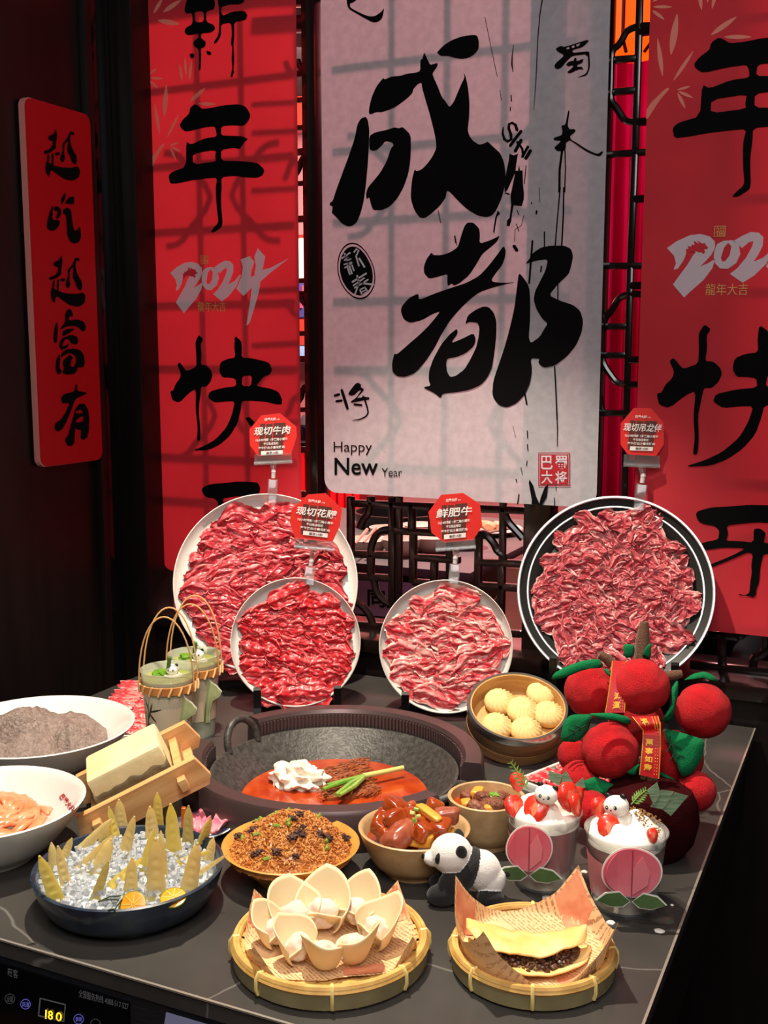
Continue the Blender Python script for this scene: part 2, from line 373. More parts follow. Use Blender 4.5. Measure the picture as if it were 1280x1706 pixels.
yr = [tr(270,400,5.818,p) for p in ([(80,318),(140,265),(220,220),(290,210),(350,230),(385,270),(388,320),(370,370),(330,430),(300,465),(350,440),(395,405),(380,480),(330,570),(260,650),(212,708),(135,605),(170,540),(220,450),(250,380),(268,352),(240,340),(215,345),(190,420),(160,480),(132,490),(145,440),(130,380)],
      [(500,270),(560,225),(610,198),(660,205),(692,240),(690,310),(665,380),(640,430),(700,400),(755,335),(765,345),(720,450),(650,540),(580,595),(495,525),(540,480),(590,400),(625,310),(630,270),(600,280),(560,325),(530,290)],
      [(762,188),(850,155),(895,210),(870,290),(860,360),(895,345),(910,250),(895,160),(928,78),(1000,160),(975,290),(1060,265),(1230,175),(1060,310),(955,400),(940,500),(900,640),(850,800),(818,832),(840,690),(865,520),(870,460),(790,542),(720,470),(770,360),(785,260)])]
yr.append([tr(270,400,5.818,[(385,350),(400,290),(440,265),(500,262),(540,300),(552,370),(530,440),(480,485),(430,482),(395,440),(385,400)]), tr(270,400,5.818,[(430,400),(445,320),(470,280),(492,310),(485,380),(460,425),(440,428)])])
dragon = tr(270,400,5.818,[(205,350),(200,330),(218,322),(210,305),(238,308),(235,292),(256,296),(248,262),(285,290),(268,258),(300,283),(322,282),(328,300),(345,318),(335,330),(318,330),(326,352),(318,368),(300,352),(285,355),(272,345),(250,345),(232,350),(208,385),(195,425)])
def lens(a, b, w):
    a = Vector(a); b = Vector(b); d = b-a; n = Vector((-d.y, d.x)).normalized()*w/2
    return [tuple(a), tuple(a+d*.25+n*.8), tuple(a+d*.5+n), tuple(a+d*.75+n*.7), tuple(b), tuple(a+d*.75-n*.7), tuple(a+d*.5-n), tuple(a+d*.25-n*.8)]
lv = [lens((240+a/4.923, b/4.923), (240+c/4.923, d/4.923), w/4.923) for a, b, c, d, w in ((75,115,155,-20,30),(150,105,310,-5,40),(105,165,300,200,45),(45,610,110,555,18),(45,640,160,645,22),(45,660,120,730,22),(315,675,290,520,22),(345,630,335,460,20),(370,670,390,490,22),(165,970,185,680,40),(370,840,510,715,35),(440,850,600,855,30))]
lv += [lens((240+a/4.923, 150+b/4.923), (240+c/4.923, 150+d/4.923), w/4.923) for a, b, c, d, w in ((185,400,290,190,22),(210,455,285,430,18),(215,460,305,510,20),(215,470,265,580,20),(130,370,85,100,26))]
lv.append(tr(240,150,4.923,[(55,560),(150,440),(175,440),(120,520),(55,660)]))
def red_banner(x0, x1, z0, dx, dz, ldx, ldz, label):
    t = banner('hanging_banner', x0, x1, z0, 2.62, .03, red_cloth, label)
    f = on(t, wall_fn(YB-.0016, dx, dz)); f2 = on(t, wall_fn(YB-.0022, dx, dz)); f3 = on(t, wall_fn(YB-.0016, ldx, ldz))
    tag(printed('bamboo_print', lv, on(t, wall_fn(YB-.0010, dx, dz)), leafp, t), kind='stuff')
    for nm, pl, fn in (('lettering', xin, f), ('lettering', [nian], f), ('lettering', kuai, f), ('lettering', [le], f3)): printed(nm, pl, fn, ink, t)
    printed('year_numerals', yr, f, whitep, t, 0); printed('emblem', [dragon], f2, MATS['red banner cloth'], t, 0)
    text_in('lettering', '龍年大吉', (329.5, 519, 376, 503), f, goldp, t)
    text_in('lettering', '福', (336, 439, 346, 426.5), f, goldp, t)
    printed('seal', [[[(334.5,425.5),(347,425.5),(347,440),(334.5,440)], [(335.3,426.3),(346.2,426.3),(346.2,439.2),(335.3,439.2)]]], f, goldp, t, 0)
    return t
LX0, LX1 = -1.545, -1.168
red_banner(LX0, LX1, .925, 0, 0, -1.1055, -.011, 'red hanging banner with black brush lettering beside the dark left wall')
red_banner(LX0+1.1055, LX1+1.1055, .913, 1.1055, .011, 0, 0, 'red hanging banner with black brush lettering behind the black rimmed platter')
t = banner('hanging_banner', -1.1105, -.512, 1.134, 2.62, .03, white_cloth, 'wide white hanging banner with huge black ink brush characters')
f = on(t, wall_fn(YB-.0016)); f2 = on(t, wall_fn(YB-.0022))
cheng = [tr(540,40,4,p) for p in ([(752,190),(770,170),(800,140),(850,108),(920,82),(985,73),(1020,75),(1032,110),(1032,165),(1005,200),(965,225),(920,233),(870,225),(830,212),(780,213),(770,205)],
 [(668,186),(690,235),(708,272),(735,265),(758,260),(757,282),(722,330),(735,365),(760,420),(785,485),(810,515),(835,555),(865,520),(890,460),(915,400),(938,355),(930,322),(945,350),(960,420),(970,520),(968,620),(958,710),(972,750),(995,780),(1035,805),(1070,795),(1092,783),(1130,820),(1175,860),(1200,920),(1212,1000),(1205,1080),(1185,1160),(1150,1240),(1120,1275),(1085,1287),(1030,1278),(960,1240),(900,1185),(822,1102),(810,1160),(770,1215),(720,1260),(670,1295),(635,1288),(605,1245),(585,1190),(578,1150),(582,1080),(590,1020),(605,965),(615,982),(650,970),(690,930),(725,880),(748,830),(748,790),(735,720),(705,600),(675,500),(655,430),(650,390),(625,400),(595,435),(590,460),(550,500),(475,555),(390,588),(345,588),(312,603),(298,595),(302,550),(320,480),(350,415),(395,358),(405,370),(450,350),(510,345),(555,330),(610,325),(642,312),(642,238),(655,235)],
 [(278,617),(292,640),(302,700),(300,790),(297,860),(290,960),(280,1070),(265,1180),(245,1260),(220,1320),(190,1345),(160,1350),(120,1330),(70,1275),(52,1262),(58,1215),(38,1208),(40,1190),(58,1180),(80,1110),(120,1000),(165,880),(205,760),(222,670),(245,630)],
 [(302,745),(340,722),(420,705),(470,688),(500,695),(525,685),(578,738),(580,830),(575,920),(562,1000),(530,1090),(490,1160),(440,1215),(385,1240),(330,1242),(315,1210),(302,1155),(283,1168),(280,1130),(292,1090),(330,1045),(375,990),(420,910),(445,830),(465,808),(455,788),(410,780),(385,810),(350,842),(320,845),(302,832)])]
S2 = 3.657
du = [tr(640,360,S2,p) for p in ([(510,38),(545,40),(580,75),(585,110),(582,168),(640,150),(680,132),(706,118),(690,155),(650,190),(600,230),(565,290),(520,360),(460,410),(425,425),(415,410),(388,428),(385,390),(387,352),(330,370),(275,383),(245,350),(242,310),(260,260),(290,220),(300,238),(350,238),(400,222),(450,190),(470,120),(490,60)],
 [(730,180),(742,210),(738,250),(720,300),(680,350),(655,388),(665,402),(740,407),(805,402),(720,420),(650,440),(580,465),(520,510),(460,570),(400,640),(350,720),(310,800),(250,890),(190,955),(130,980),(85,978),(52,950),(48,900),(62,838),(80,842),(150,780),(220,720),(280,660),(345,580),(300,595),(230,635),(160,652),(120,630),(102,580),(108,550),(150,500),(210,470),(213,512),(300,475),(400,440),(500,408),(580,365),(640,300),(690,235)],
 [(495,660),(510,605),(560,570),(605,550),(640,555),(670,590),(685,640),(685,720),(675,820),(660,920),(630,985),(590,1030),(520,1060),(430,1075),(358,1080),(345,1110),(310,1080),(235,1043),(285,1033),(272,1000),(275,940),(300,870),(350,780),(400,720),(445,685),(450,715),(408,775),(470,750),(545,713),(560,750),(550,790),(500,835),(440,860),(385,868),(378,900),(385,950),(402,980),(435,975),(490,935),(528,870),(562,800),(578,730),(582,680),(570,650),(520,645)],
 [(822,345),(850,375),(885,430),(892,520),(890,640),(882,740),(895,775),(950,735),(975,690),(998,655),(965,625),(930,570),(912,510),(920,460),(950,400),(985,330),(1000,262),(930,270),(860,293),(890,255),(910,222),(960,190),(1020,180),(1100,180),(1140,200),(1153,245),(1140,310),(1125,355),(1060,415),(1005,482),(1070,515),(1150,540),(1195,575),(1215,640),(1205,710),(1170,790),(1110,860),(1040,910),(985,922),(960,915),(940,890),(950,868),(893,865),(903,940),(890,1020),(860,1085),(810,1140),(750,1167),(700,1150),(668,1110),(660,1080),(665,1010),(690,930),(725,830),(760,710),(795,560),(812,420)])]
printed('lettering', cheng, f, ink, t); printed('lettering', du, f, ink, t)
ba = tr(540,0,8,[(300,-20),(305,40),(320,100),(345,130),(420,175),(500,220),(580,265),(640,295),(685,302),(740,280),(780,235),(805,105),(760,160),(680,215),(610,220),(520,190),(430,145),(350,100),(345,45),(385,35),(435,0),(440,-20)])
printed('lettering', [ba], f, ink, t)
S3 = 5.333
shu = [[tr(780,0,S3,[(778,430),(830,405),(850,420),(1050,355),(1080,358),(1030,410),(1000,425),(930,445),(930,470),(1070,455),(1080,470),(1085,600),(1060,670),(960,692),(1050,655),(1070,600),(1065,480),(930,495),(880,540),(830,600),(790,615),(765,590),(780,560),(860,490),(800,460)]), tr(780,0,S3,[(870,425),(900,414),(905,432),(880,440)]), tr(780,0,S3,[(920,408),(945,400),(950,420),(925,428)]), tr(780,0,S3,[(962,394),(1000,382),(985,408),(965,414)])],
       [tr(780,0,S3,[(870,570),(900,545),(940,540),(945,515),(965,515),(965,545),(1030,520),(1015,560),(975,575),(970,595),(1010,590),(1030,625),(1000,610),(900,655),(880,640),(930,600),(935,580),(890,590)])]]
shu[1] = shu[1][0]
da = tr(780,0,S3,[(890,980),(903,985),(885,1120),(905,1150),(945,1145),(960,1165),(905,1210),(915,1240),(960,1265),(1060,1330),(1150,1370),(1195,1340),(1200,1360),(1170,1390),(1120,1375),(1050,1345),(950,1275),(905,1245),(870,1270),(870,1320),(845,1345),(790,1340),(765,1310),(800,1280),(830,1250),(765,1245),(760,1225),(835,1200),(840,1160),(828,1115),(865,1110)])
printed('lettering', shu, f, ink, t); printed('lettering', [da], f, ink, t)
jiang = [tr(540,620,8,p) for p in (stroke([(140,315),(205,295)],36), stroke([(160,390),(240,378)],34), stroke([(235,235),(315,490)],40), [(420,150),(460,142),(495,165),(490,200),(540,230),(470,310),(440,345),(510,335),(515,305),(545,330),(605,335),(605,365),(540,375),(440,395),(370,408),(350,395),(430,340),(470,280),(500,240),(460,250),(400,310),(345,312),(318,285)], stroke([(400,430),(505,440)],30), stroke([(545,370),(580,480),(590,540),(560,590),(480,630),(375,642)],[26,22,22,20,18,6]))]
printed('lettering', jiang, f, ink, t)
dr = [tr(780,0,S3,stroke(*p)) for p in (([(838,1330),(815,1500),(812,1706)],20), ([(862,1330),(866,1500),(860,1706)],11), ([(660,0),(640,120),(620,350),(605,700),(585,975)],[10,9,8,8,4]), ([(150,150),(205,420),(260,680)],5), ([(283,800),(298,890)],5), ([(405,400),(392,500),(390,570),(400,640)],[5,10,14,6]), ([(382,845),(386,900)],10), ([(375,950),(377,985)],8))]
dr += [tr(500,0,2.37,stroke(*p)) for p in (([(1028,740),(1018,850),(1008,970)],5), ([(1042,740),(1040,850),(1034,970)],6), ([(545,830),(556,880)],3), ([(612,930),(620,970)],3), ([(945,740),(948,800)],2))]
dr += [tr(640,360,S2,stroke(*p)) for p in (([(905,150),(895,280),(885,410)],12), ([(978,95),(978,185)],8), ([(1060,415),(1060,515)],7), ([(1040,915),(1048,1080),(1055,1243)],8), ([(858,1080),(870,1145)],10), ([(430,120),(437,165)],5), ([(960,305),(955,340)],9))]
dr += [tr(840,680,8,stroke(*p)) for p in (([(700,0),(712,250),(710,510)],[8,14,8]), ([(310,300),(315,400)],14), ([(312,480),(318,560)],14), ([(308,700),(298,770)],10), ([(225,790),(245,885)],10), ([(120,240),(155,390)],6), ([(160,945),(170,985)],14), ([(200,1150),(180,1280)],16), ([(672,1190),(674,1300)],10), ([(692,1040),(695,1100)],9))]
tag(printed('ink_drips', dr, f, ink, t, 0), kind='stuff')
S7 = 7.107
swi = [tr(800,180,S7,p) for p in (stroke([(275,225),(268,300),(290,370),(330,395),(370,370),(365,310),(340,240),(345,190),(380,175),(420,200),(440,265)],[12,26,32,34,34,34,34,32,32,34,36]), stroke([(490,270),(420,360),(355,450)],36), stroke([(490,375),(415,515)],40), stroke([(440,400),(500,480),(515,570)],30), stroke([(570,455),(500,580)],34), stroke([(600,500),(540,600)],42),
 [(350,540),(400,560),(450,540),(430,660),(420,760),(380,850),(330,960),(295,1000),(290,940),(310,760),(340,620)], [(460,670),(475,740),(505,740),(510,900),(520,1000),(520,1080),(495,1160),(400,1150),(380,1250),(370,1340),(350,1400),(315,1395),(320,1330),(350,1300),(370,1140),(360,1040),(390,900),(410,800),(420,740),(450,745)],
 [(210,1210),(240,1250),(205,1280),(185,1380),(170,1490),(155,1465),(180,1300)], stroke([(520,1270),(490,1390),(415,1440),(410,1580)],7), stroke([(400,1630),(440,1690)],40), stroke([(545,680),(530,850),(528,900)],10), stroke([(670,1215),(668,1255)],20), stroke([(610,1115),(612,1135)],12), stroke([(350,1020),(300,1005)],14), stroke([(440,1210),(460,1265)],9), stroke([(430,1370),(460,1460)],9))]
swi += [tr(840,680,8,[(340,950),(390,1030),(430,1180),(470,1270),(490,1190),(540,1060),(590,1010),(570,1180),(510,1290),(365,1280),(370,1220),(330,1000)])]
tag(printed('ink_splash', swi, f, ink, t, 0), kind='stuff')
S11 = 11.636
ov = [(590,162),(700,180),(800,250),(900,370),(985,530),(1040,680),(1058,850),(1040,1000),(980,1130),(890,1230),(760,1272),(620,1230),(480,1110),(370,930),(320,740),(315,580),(345,400),(420,260),(500,190)]
def shrink(p, k): return [(685+(a-685)*k, 715+(b-715)*k) for a, b in p]
printed('seal', [[tr(535,390,S11,ov), tr(535,390,S11,shrink(ov,.945))], tr(535,390,S11,shrink(ov,.865))], f, ink, t)
sw = [([(455,370),(480,440)],30), ([(400,475),(565,360)],32), ([(455,510),(530,450)],28), ([(520,450),(500,520),(580,480)],26), ([(445,590),(600,545)],26), ([(460,655),(600,560)],26), ([(530,560),(600,770)],34), ([(510,640),(560,785)],30), ([(600,600),(640,710)],30), ([(640,350),(690,285),(730,320),(680,430),(735,620)],32), ([(740,470),(845,640)],38),
      ([(605,930),(880,760)],36), ([(625,1000),(840,850)],30), ([(650,1045),(915,880)],30), ([(700,800),(740,960)],34), ([(740,960),(650,1180)],30), ([(800,950),(1020,980)],40), ([(755,1080),(800,1185)],28), ([(800,1185),(905,1105)],28), ([(905,1105),(850,1030)],28), ([(850,1030),(755,1080)],28), ([(790,1120),(870,1080)],22)]
printed('seal_lettering', [tr(535,390,S11,stroke(*p)) for p in sw], f2, whitep, t, 0)
text_in('lettering', 'Happy', (556, 758, 620, 736), f, ink, t); text_in('lettering', 'New', (557.5, 791.5, 630, 762.5), f, ink, t, .012); text_in('lettering', 'Year', (636, 794, 670, 780), f, ink, t)
printed('seal', [[[(897,754),(950,754),(950,810),(897,810)], [(898.5,755.5),(948.5,755.5),(948.5,808.5),(898.5,808.5)]], [(900,757.5),(947,757.5),(947,807),(900,807)]], f, sealred, t, 0)
for ch, r in (('巴', (902,782,921,759)), ('大', (902,806,921,784)), ('蜀', (925,783,945,759)), ('将', (925,806,945,785))): text_in('seal_lettering', ch, r, f2, whitep, t, .015)

# ================================================================= red placard on the left wall
XP = XW+.022
def pl(x, y): return onx(x, y, XP)
t = thing('wall_placard', 'small red board with five black brush characters on the dark side wall', 'sign', pl(121, 772))
b0 = np.array(t.location)
pts = [pl(42,155), pl(150,197), pl(172,768), pl(70,775)]; ys = [p[1] for p in pts]; zs = [p[2] for p in pts]
y0, y1, z0, z1 = ys[0], ys[1], (zs[2]+zs[3])/2, (zs[0]+zs[1])/2
oc = []
for cy_, cz_, a0 in ((y1-.018, z1-.018, 0), (y0+.018, z1-.018, 90), (y0+.018, z0+.018, 180), (y1-.018, z0+.018, 270)):
    for k in range(5): a = math.radians(a0+k*22.5); oc.append((cy_+.018*math.cos(a), cz_+.018*math.sin(a)))
Tm = Matrix(((0,0,1,XP-.012-b0[0]), (1,0,0,-b0[1]), (0,1,0,-b0[2]), (0,0,0,1)))
redboard = M('red board', (176,10,20), .45)
MB().prism(oc, Tm, .012).build('board', redboard, t, smooth=False)
MB().prism([((a-(y0+y1)/2)*1.015+(y0+y1)/2-.002, (c-(z0+z1)/2)*1.003+(z0+z1)/2) for a, c in oc], Tm @ Matrix.Translation((0,0,-.004)), .0125).build('rim', M('pale board edge', (200,130,120), .5), t, smooth=False)
f = lambda x, y: onx(x, y, XP+.0012) - b0
S5 = 5.0176
def yue(dx, dy): return [[(a+dx, b+dy) for a, b in p] for p in ([(190,440),(230,470),(300,495),(400,500),(450,485),(472,520),(460,580),(410,608),(340,595),(270,545),(225,515),(210,580),(185,545),(178,490)], [(270,170),(278,240),(265,310),(270,335),(215,375),(170,385),(165,360),(215,345),(240,310),(240,275),(205,265),(205,235),(250,215)], stroke([(205,390),(200,450)],16), stroke([(240,385),(238,470)],18), stroke([(265,385),(295,380)],24),
  [(320,300),(360,255),(385,195),(420,200),(420,230),(395,215),(385,260),(400,330),(440,400),(445,440),(430,475),(400,450),(380,390),(360,360),(370,270),(340,300),(335,380),(345,420),(325,458),(300,430),(310,390),(325,350)])]
chi = ([(345,700),(350,740),(325,800),(310,800),(310,760)], [(345,790),(370,750),(420,735),(420,805),(390,800),(350,800)], [(240,810),(245,830),(235,935),(300,935),(300,970),(270,1015),(225,1028),(192,1005),(195,950),(215,870)], [(245,830),(280,820),(312,845),(310,890),(290,920),(265,930),(285,860),(255,860)], [(325,885),(330,850),(360,828),(395,850),(405,950),(420,1025),(445,1020),(470,985),(480,1080),(460,1120),(420,1135),(380,1110),(360,1050),(358,960),(350,890)])
fu = ([(470,83),(495,130),(498,165),(460,165),(455,205),(540,195),(610,220),(632,270),(620,310),(590,318),(560,280),(510,260),(440,265),(350,310),(420,225),(415,150),(440,100)], [(340,215),(345,300),(335,440),(305,430),(298,370),(315,260)], [(385,350),(400,310),(450,290),(520,290),(470,330),(400,365)], [(400,380),(480,350),(540,370),(555,420),(530,455),(480,440),(455,395),(420,395),(395,440),(390,475),(460,440),(440,485),(380,505),(355,470),(370,410)],
  [(370,580),(380,540),(430,500),(510,490),(580,510),(610,560),(620,640),(600,685),(560,680),(540,690),(545,710),(510,750),(430,757),(385,735),(410,690),(390,640),(410,600),(450,570),(460,550),(500,580),(480,620),(470,670),(510,680),(530,620),(520,560),(460,535),(410,560)], [(360,545),(370,590),(360,690),(385,710),(370,750),(335,750),(320,690),(330,600)])
you = [[(530,848),(545,870),(540,920),(655,940),(560,985),(520,1005),(480,1120),(430,1240),(390,1310),(345,1338),(312,1310),(315,1250),(370,1220),(430,1130),(465,1040),(390,1050),(375,1000),(400,955),(510,930),(520,870)]]
you2 = [[(520,1110),(560,1055),(610,1048),(650,1100),(665,1200),(660,1330),(640,1400),(600,1420),(575,1400),(580,1310),(545,1320),(520,1290),(515,1440),(490,1480),(440,1478),(415,1415),(450,1370),(480,1250),(510,1150)], [(525,1130),(580,1110),(600,1145),(570,1150),(530,1150)], [(530,1215),(600,1170),(605,1230),(530,1245)]]
for g in ([tr(40,180,S5,p) for p in yue(0,0)], [tr(40,180,S5,p) for p in chi], [tr(40,180,S5,p) for p in yue(45,1054)], [tr(40,500,6.093,p) for p in fu], [tr(40,500,6.093,p) for p in you] + [[tr(40,500,6.093,p) for p in you2]]): printed('lettering', g, f, ink, t)
# ================================================================= the table
def marble():
    m = M('black marble', (66,63,60), .34, c2=(54,51,49), ns=7, nd=6); nt = m.node_tree; N = nt.nodes; L = nt.links; b = N['Principled BSDF']
    src = b.inputs['Base Color'].links[0].from_socket
    tc = N.new('ShaderNodeTexCoord'); nz = N.new('ShaderNodeTexNoise'); nz.inputs['Scale'].default_value = 3; nz.inputs['Detail'].default_value = 4; L.new(tc.outputs['Object'], nz.inputs['Vector'])
    mx0 = N.new('ShaderNodeMix'); mx0.data_type = 'RGBA'; mx0.inputs[0].default_value = .12; L.new(tc.outputs['Object'], mx0.inputs[6]); L.new(nz.outputs['Color'], mx0.inputs[7])
    v = N.new('ShaderNodeTexVoronoi'); v.feature = 'DISTANCE_TO_EDGE'; v.inputs['Scale'].default_value = 2.1; L.new(mx0.outputs[2], v.inputs['Vector'])
    r = N.new('ShaderNodeValToRGB'); r.color_ramp.elements[0].position = .0; r.color_ramp.elements[0].color = (.4,.4,.4,1); r.color_ramp.elements[1].position = .0028; r.color_ramp.elements[1].color = (0,0,0,1); L.new(v.outputs['Distance'], r.inputs[0])
    mx = N.new('ShaderNodeMix'); mx.data_type = 'RGBA'; L.new(r.outputs[0], mx.inputs[0]); L.new(src, mx.inputs[6]); mx.inputs[7].default_value = lin((150,145,138)); L.new(mx.outputs[2], b.inputs['Base Color'])
    return m
TX0, TX1, TY0, TY1, TZ = -1.43, -.195, .899, 2.04, .75
tb = thing('hotpot_table', 'black marble topped hot pot table carrying all the dishes', 'table', (-.88, 1.45, 0))
def T(o): o.location = Vector(o.location) - Vector(tb.location); return o
HC, HR = (-.77, 1.472), .205          # hole in the tabletop for the sunken pot
hole = [(HC[0]+HR*math.cos(i*6.28319/64), HC[1]+HR*math.sin(i*6.28319/64)) for i in range(64)]
outer = [(TX0,TY0), (TX1,TY0), (TX1,TY1), (TX0,TY1)]
mbt = MB(); allp = outer + hole; tri = tessellate_polygon([[Vector((a,b,0)) for a,b in outer], [Vector((a,b,0)) for a,b in hole]])
mbt.add([(a,b,TZ) for a,b in allp] + [(a,b,TZ-.022) for a,b in allp], [tuple(t) for t in tri] + [tuple(i+68 for i in reversed(t)) for t in tri] + [(i,(i+1)%4,(i+1)%4+68,i+68) for i in range(4)] + [(4+i,4+(i+1)%64,72+(i+1)%64,72+i) for i in range(64)])
T(mbt.build('tabletop', marble(), tb, smooth=False))
trim = M('pale metal trim', (176,168,156), .35, .6)
steel = M('brushed grey metal', (86,90,98), .34, .85, c2=(66,70,78), ns=30, stretch=(1,1,20))
T(MB().box(((TX0+TX1)/2, TY0-.0005, TZ-.0008), (TX1-TX0, .003, .0022)).box((TX1+.0005, (TY0+TY1)/2, TZ-.0008), (.003, TY1-TY0, .0022)).build('edge_trim', trim, tb, smooth=False))
T(MB().box(((TX0+TX1)/2-.0, TY0+.012, .655), (TX1-TX0-.01, .02, .146)).build('front_apron', steel, tb))
T(MB().box(((TX0+TX1)/2, 1.5, .30), (1.0, .7, .60), bev=.01).build('pedestal', wood_dark, tb))
T(MB().box((TX1-.02, (TY0+TY1)/2, .655), (.02, TY1-TY0-.04, .146)).build('side_apron', black, tb))
# control panel on the apron
YA = TY0+.001
def ap(x, y, d=.0): return ony(x, y, YA-d) - np.array(tb.location)
cp_z1 = float(ony(217, 1669, YA)[2]); cp_x1 = float(ony(217, 1690, YA)[0])
pan = T(MB().box((cp_x1-.19, YA-.0005, cp_z1-.045), (.38, .003, .09), bev=.001).build('control_panel', M('black glass panel', (8,8,10), .12), tb))
def sub(o): o.parent = pan; o.location = Vector(o.location) - Vector(pan.location); return o
def ring2(c, r, w, n=24):
    a = [(c[0]+r*math.cos(i*6.283/n), c[1]+r*math.sin(i*6.283/n)) for i in range(n)]; b = [(c[0]+(r-w)*math.cos(i*6.283/n), c[1]+(r-w)*math.sin(i*6.283/n)) for i in range(n)]
    return [a, b]
lightp = M('grey panel print', (120,122,128), .5); bluep = M('blue lit button print', (120,120,230), .5, emit=.35); yel = M('yellow lit digits', (255,196,40), .5, emit=2.2)
fa = lambda x, y: ap(x, y, .0035)
for c, m in (((16.5,1664),lightp), ((42.5,1673),bluep), ((131,1698),bluep), ((159,1706),lightp)): sub(printed('button_ring', [ring2(c, 8.5, .9)], fa, m, None, 0))
for bd, r, m in (('设置', (11,1669,22,1660), lightp), ('风油', (37,1678,48,1669), bluep), ('静涮', (126,1702,136,1694), bluep)): sub(text_in('button_lettering', bd, r, fa, m, None))
sub(printed('display_frame', [[[(66,1662),(110,1673),(107,1703),(63,1693)], [(68,1664.5),(108,1674.8),(105.3,1700.5),(65.3,1691)]]], fa, lightp, None, 0))
def shear_fn(f, x0, y0, k): return lambda x, y: f(x, y + (x-x0)*k)
fs = shear_fn(fa, 75, 1690, .2)
for bd, r in (('1', (75,1697,78,1682)), ('8', (80,1697,88,1682)), ('0', (93,1697,103,1682))): sub(text_in('digit', bd, r, fs, yel, None, .01, .05))
sub(text_in('panel_lettering', '全国服务热线 4008-517-527', (131, 1661, 214, 1648), shear_fn(fa, 131, 1655, .27), lightp, None))
sub(text_in('panel_lettering', '旺客', (13, 1626, 30, 1612), shear_fn(fa, 13, 1620, .27), lightp, None))
st = T(printed('warning_sticker', [[(277,1686),(420,1728),(415,1760),(272,1716)]], lambda x, y: ap(x, y, .002)+np.array(tb.location), M('lavender sticker paper', (150,152,190), .6), tb, 0))

# ================================================================= platters, easels, raw meat
china = M('white glazed china', (226,224,216), .22, coat=.3)
blackstone = M('black melamine', (20,20,19), .5, c2=(30,30,27), ns=300)
silver = M('silver line', (205,205,205), .3, .5)
printred = M('red logo print', (186,24,34), .5)
MEAT = {
 'deep': M('deep red beef', (150,22,36), .34, c2=(196,52,62), ns=55, nd=6, lo=.34, hi=.72, stretch=(.45,1.6,1), bump=.5, bs=90, attr='fat', attr_c=(222,120,118), sss=.08, coat=.25),
 'red': M('bright red beef', (172,18,30), .34, c2=(206,44,50), ns=60, nd=6, lo=.34, hi=.7, stretch=(.5,1.6,1), bump=.5, bs=100, attr='fat', attr_c=(222,104,104), sss=.08, coat=.3),
 'fatty': M('pink marbled beef', (196,48,58), .36, c2=(226,150,142), ns=45, nd=5, lo=.5, hi=.68, stretch=(.35,1.8,1), bump=.45, bs=90, attr='fat', attr_c=(240,204,190), sss=.1, coat=.2),
 'shred': M('dark marbled beef', (146,36,48), .38, c2=(188,74,80), ns=60, nd=6, lo=.36, hi=.7, bump=.6, bs=110, attr='fat', attr_c=(232,176,170), sss=.08, coat=.2)}
def slice_mesh(L, Wd, kind, seed, curl=.0, fatw=.25, thick=1.0):
    r = random.Random(seed); ph = [r.uniform(0, 6.28) for _ in range(6)]; off = Vector((seed*1.7, seed*.9, seed*2.3))
    def fn(a, b):
        u = a*2-1; v = b*2-1
        end = max(.35, 1-abs(u)**7)
        x = u*L/2 + .05*L*noise.noise(Vector((v*1.5, 3, seed*1.0)))
        wv = 1 + .25*noise.noise(Vector((u*1.7, seed*1.0, 0)))
        y = v*Wd/2*wv*end + Wd*.28*noise.noise(Vector((u*1.3, seed*2.0, 5))) + .06*Wd*noise.noise(Vector((u*9, v*2, seed*1.0)))
        z = Wd*(.06*math.sin(v*5+ph[0]+1.4*noise.noise(Vector((u*2, seed*1.0, 1)))) + .045*math.sin(v*13+ph[1]+u*2+1.5*noise.noise(Vector((u*3, seed*1.0, 9)))) + .09*noise.noise(Vector((u*3, v*2, seed*1.0))) + .035*noise.noise(Vector((u*7, v*9, seed*1.0))))*thick
        z += curl*Wd*(u*u) + Wd*.06*(1-abs(v))
        return (x, y, z)
    def at(a, b):
        u = a*2-1; v = b*2-1
        e = max(0, (abs(v)-(1-fatw*(.7+.8*noise.noise(Vector((u*2.5, v*.5, seed*1.0))))))/fatw*1.4)
        s = max(0, noise.noise(Vector((u*2.2, v*5+1.2*noise.noise(Vector((u*3, 0, seed*1.0))), seed*1.0)))-.32)*2.6
        return min(1, max(e, s))
    return MB().grid(fn, 26, 14, atf=at).mesh('beef_slice', MEAT[kind], ang=180)
def easel(c, n, R, label):
    n = Vector(n); Rm = frame(n); zt = TZ
    h = Vector((n.x, n.y, 0)).normalized(); right = Rm.col[0]
    low = Vector(c) - Rm.col[1]*R
    t = thing('plate_easel', label, 'plate stand', (low.x, low.y, zt), (0, 0, math.atan2(right.y, right.x)))
    zl = low.z - zt; tilt = math.asin(n.z); k = R/.19
    for s in (-1, 1):
        m = MB(); x = s*R*.6; up = R*(1-math.cos(math.asin(.6)))   # height of the rim above the lowest point there
        zc = zl + up*math.cos(tilt); yc = up*math.sin(tilt)
        tt = math.tan(tilt); H = .14*k; bk = .040/math.cos(tilt)
        prof = [(yc-.036, zc+.020), (yc-.030, zc+.024), (yc-.022, zc+.018), (yc-.016, zc+.004), (yc-.006, zc-.006), (yc+.028, zc-.004), (yc+bk, zc+.02), (yc+bk+H*tt, zc+H), (yc+bk+.012+H*tt, zc+H), (yc+bk+.02+.05*tt, zc+.05), (yc+bk+.06, .0), (yc+bk+.03, .0), (yc+.02, zc*.45), (yc-.016, .0), (yc-.042, .0), (yc-.034, zc*.6)]
        Tm = Matrix(((0,0,1,x-.005), (1,0,0,0), (0,1,0,0), (0,0,0,1)))
        m.prism(prof, Tm, .014); m.build('support', black, t, smooth=False)
    MB().beam((-R*.6, .06, .012), (R*.6, .06, .012), .012, .02, bev=.002).build('crossbar', black, t)
    return t
LOGO = '巴蜀大将'
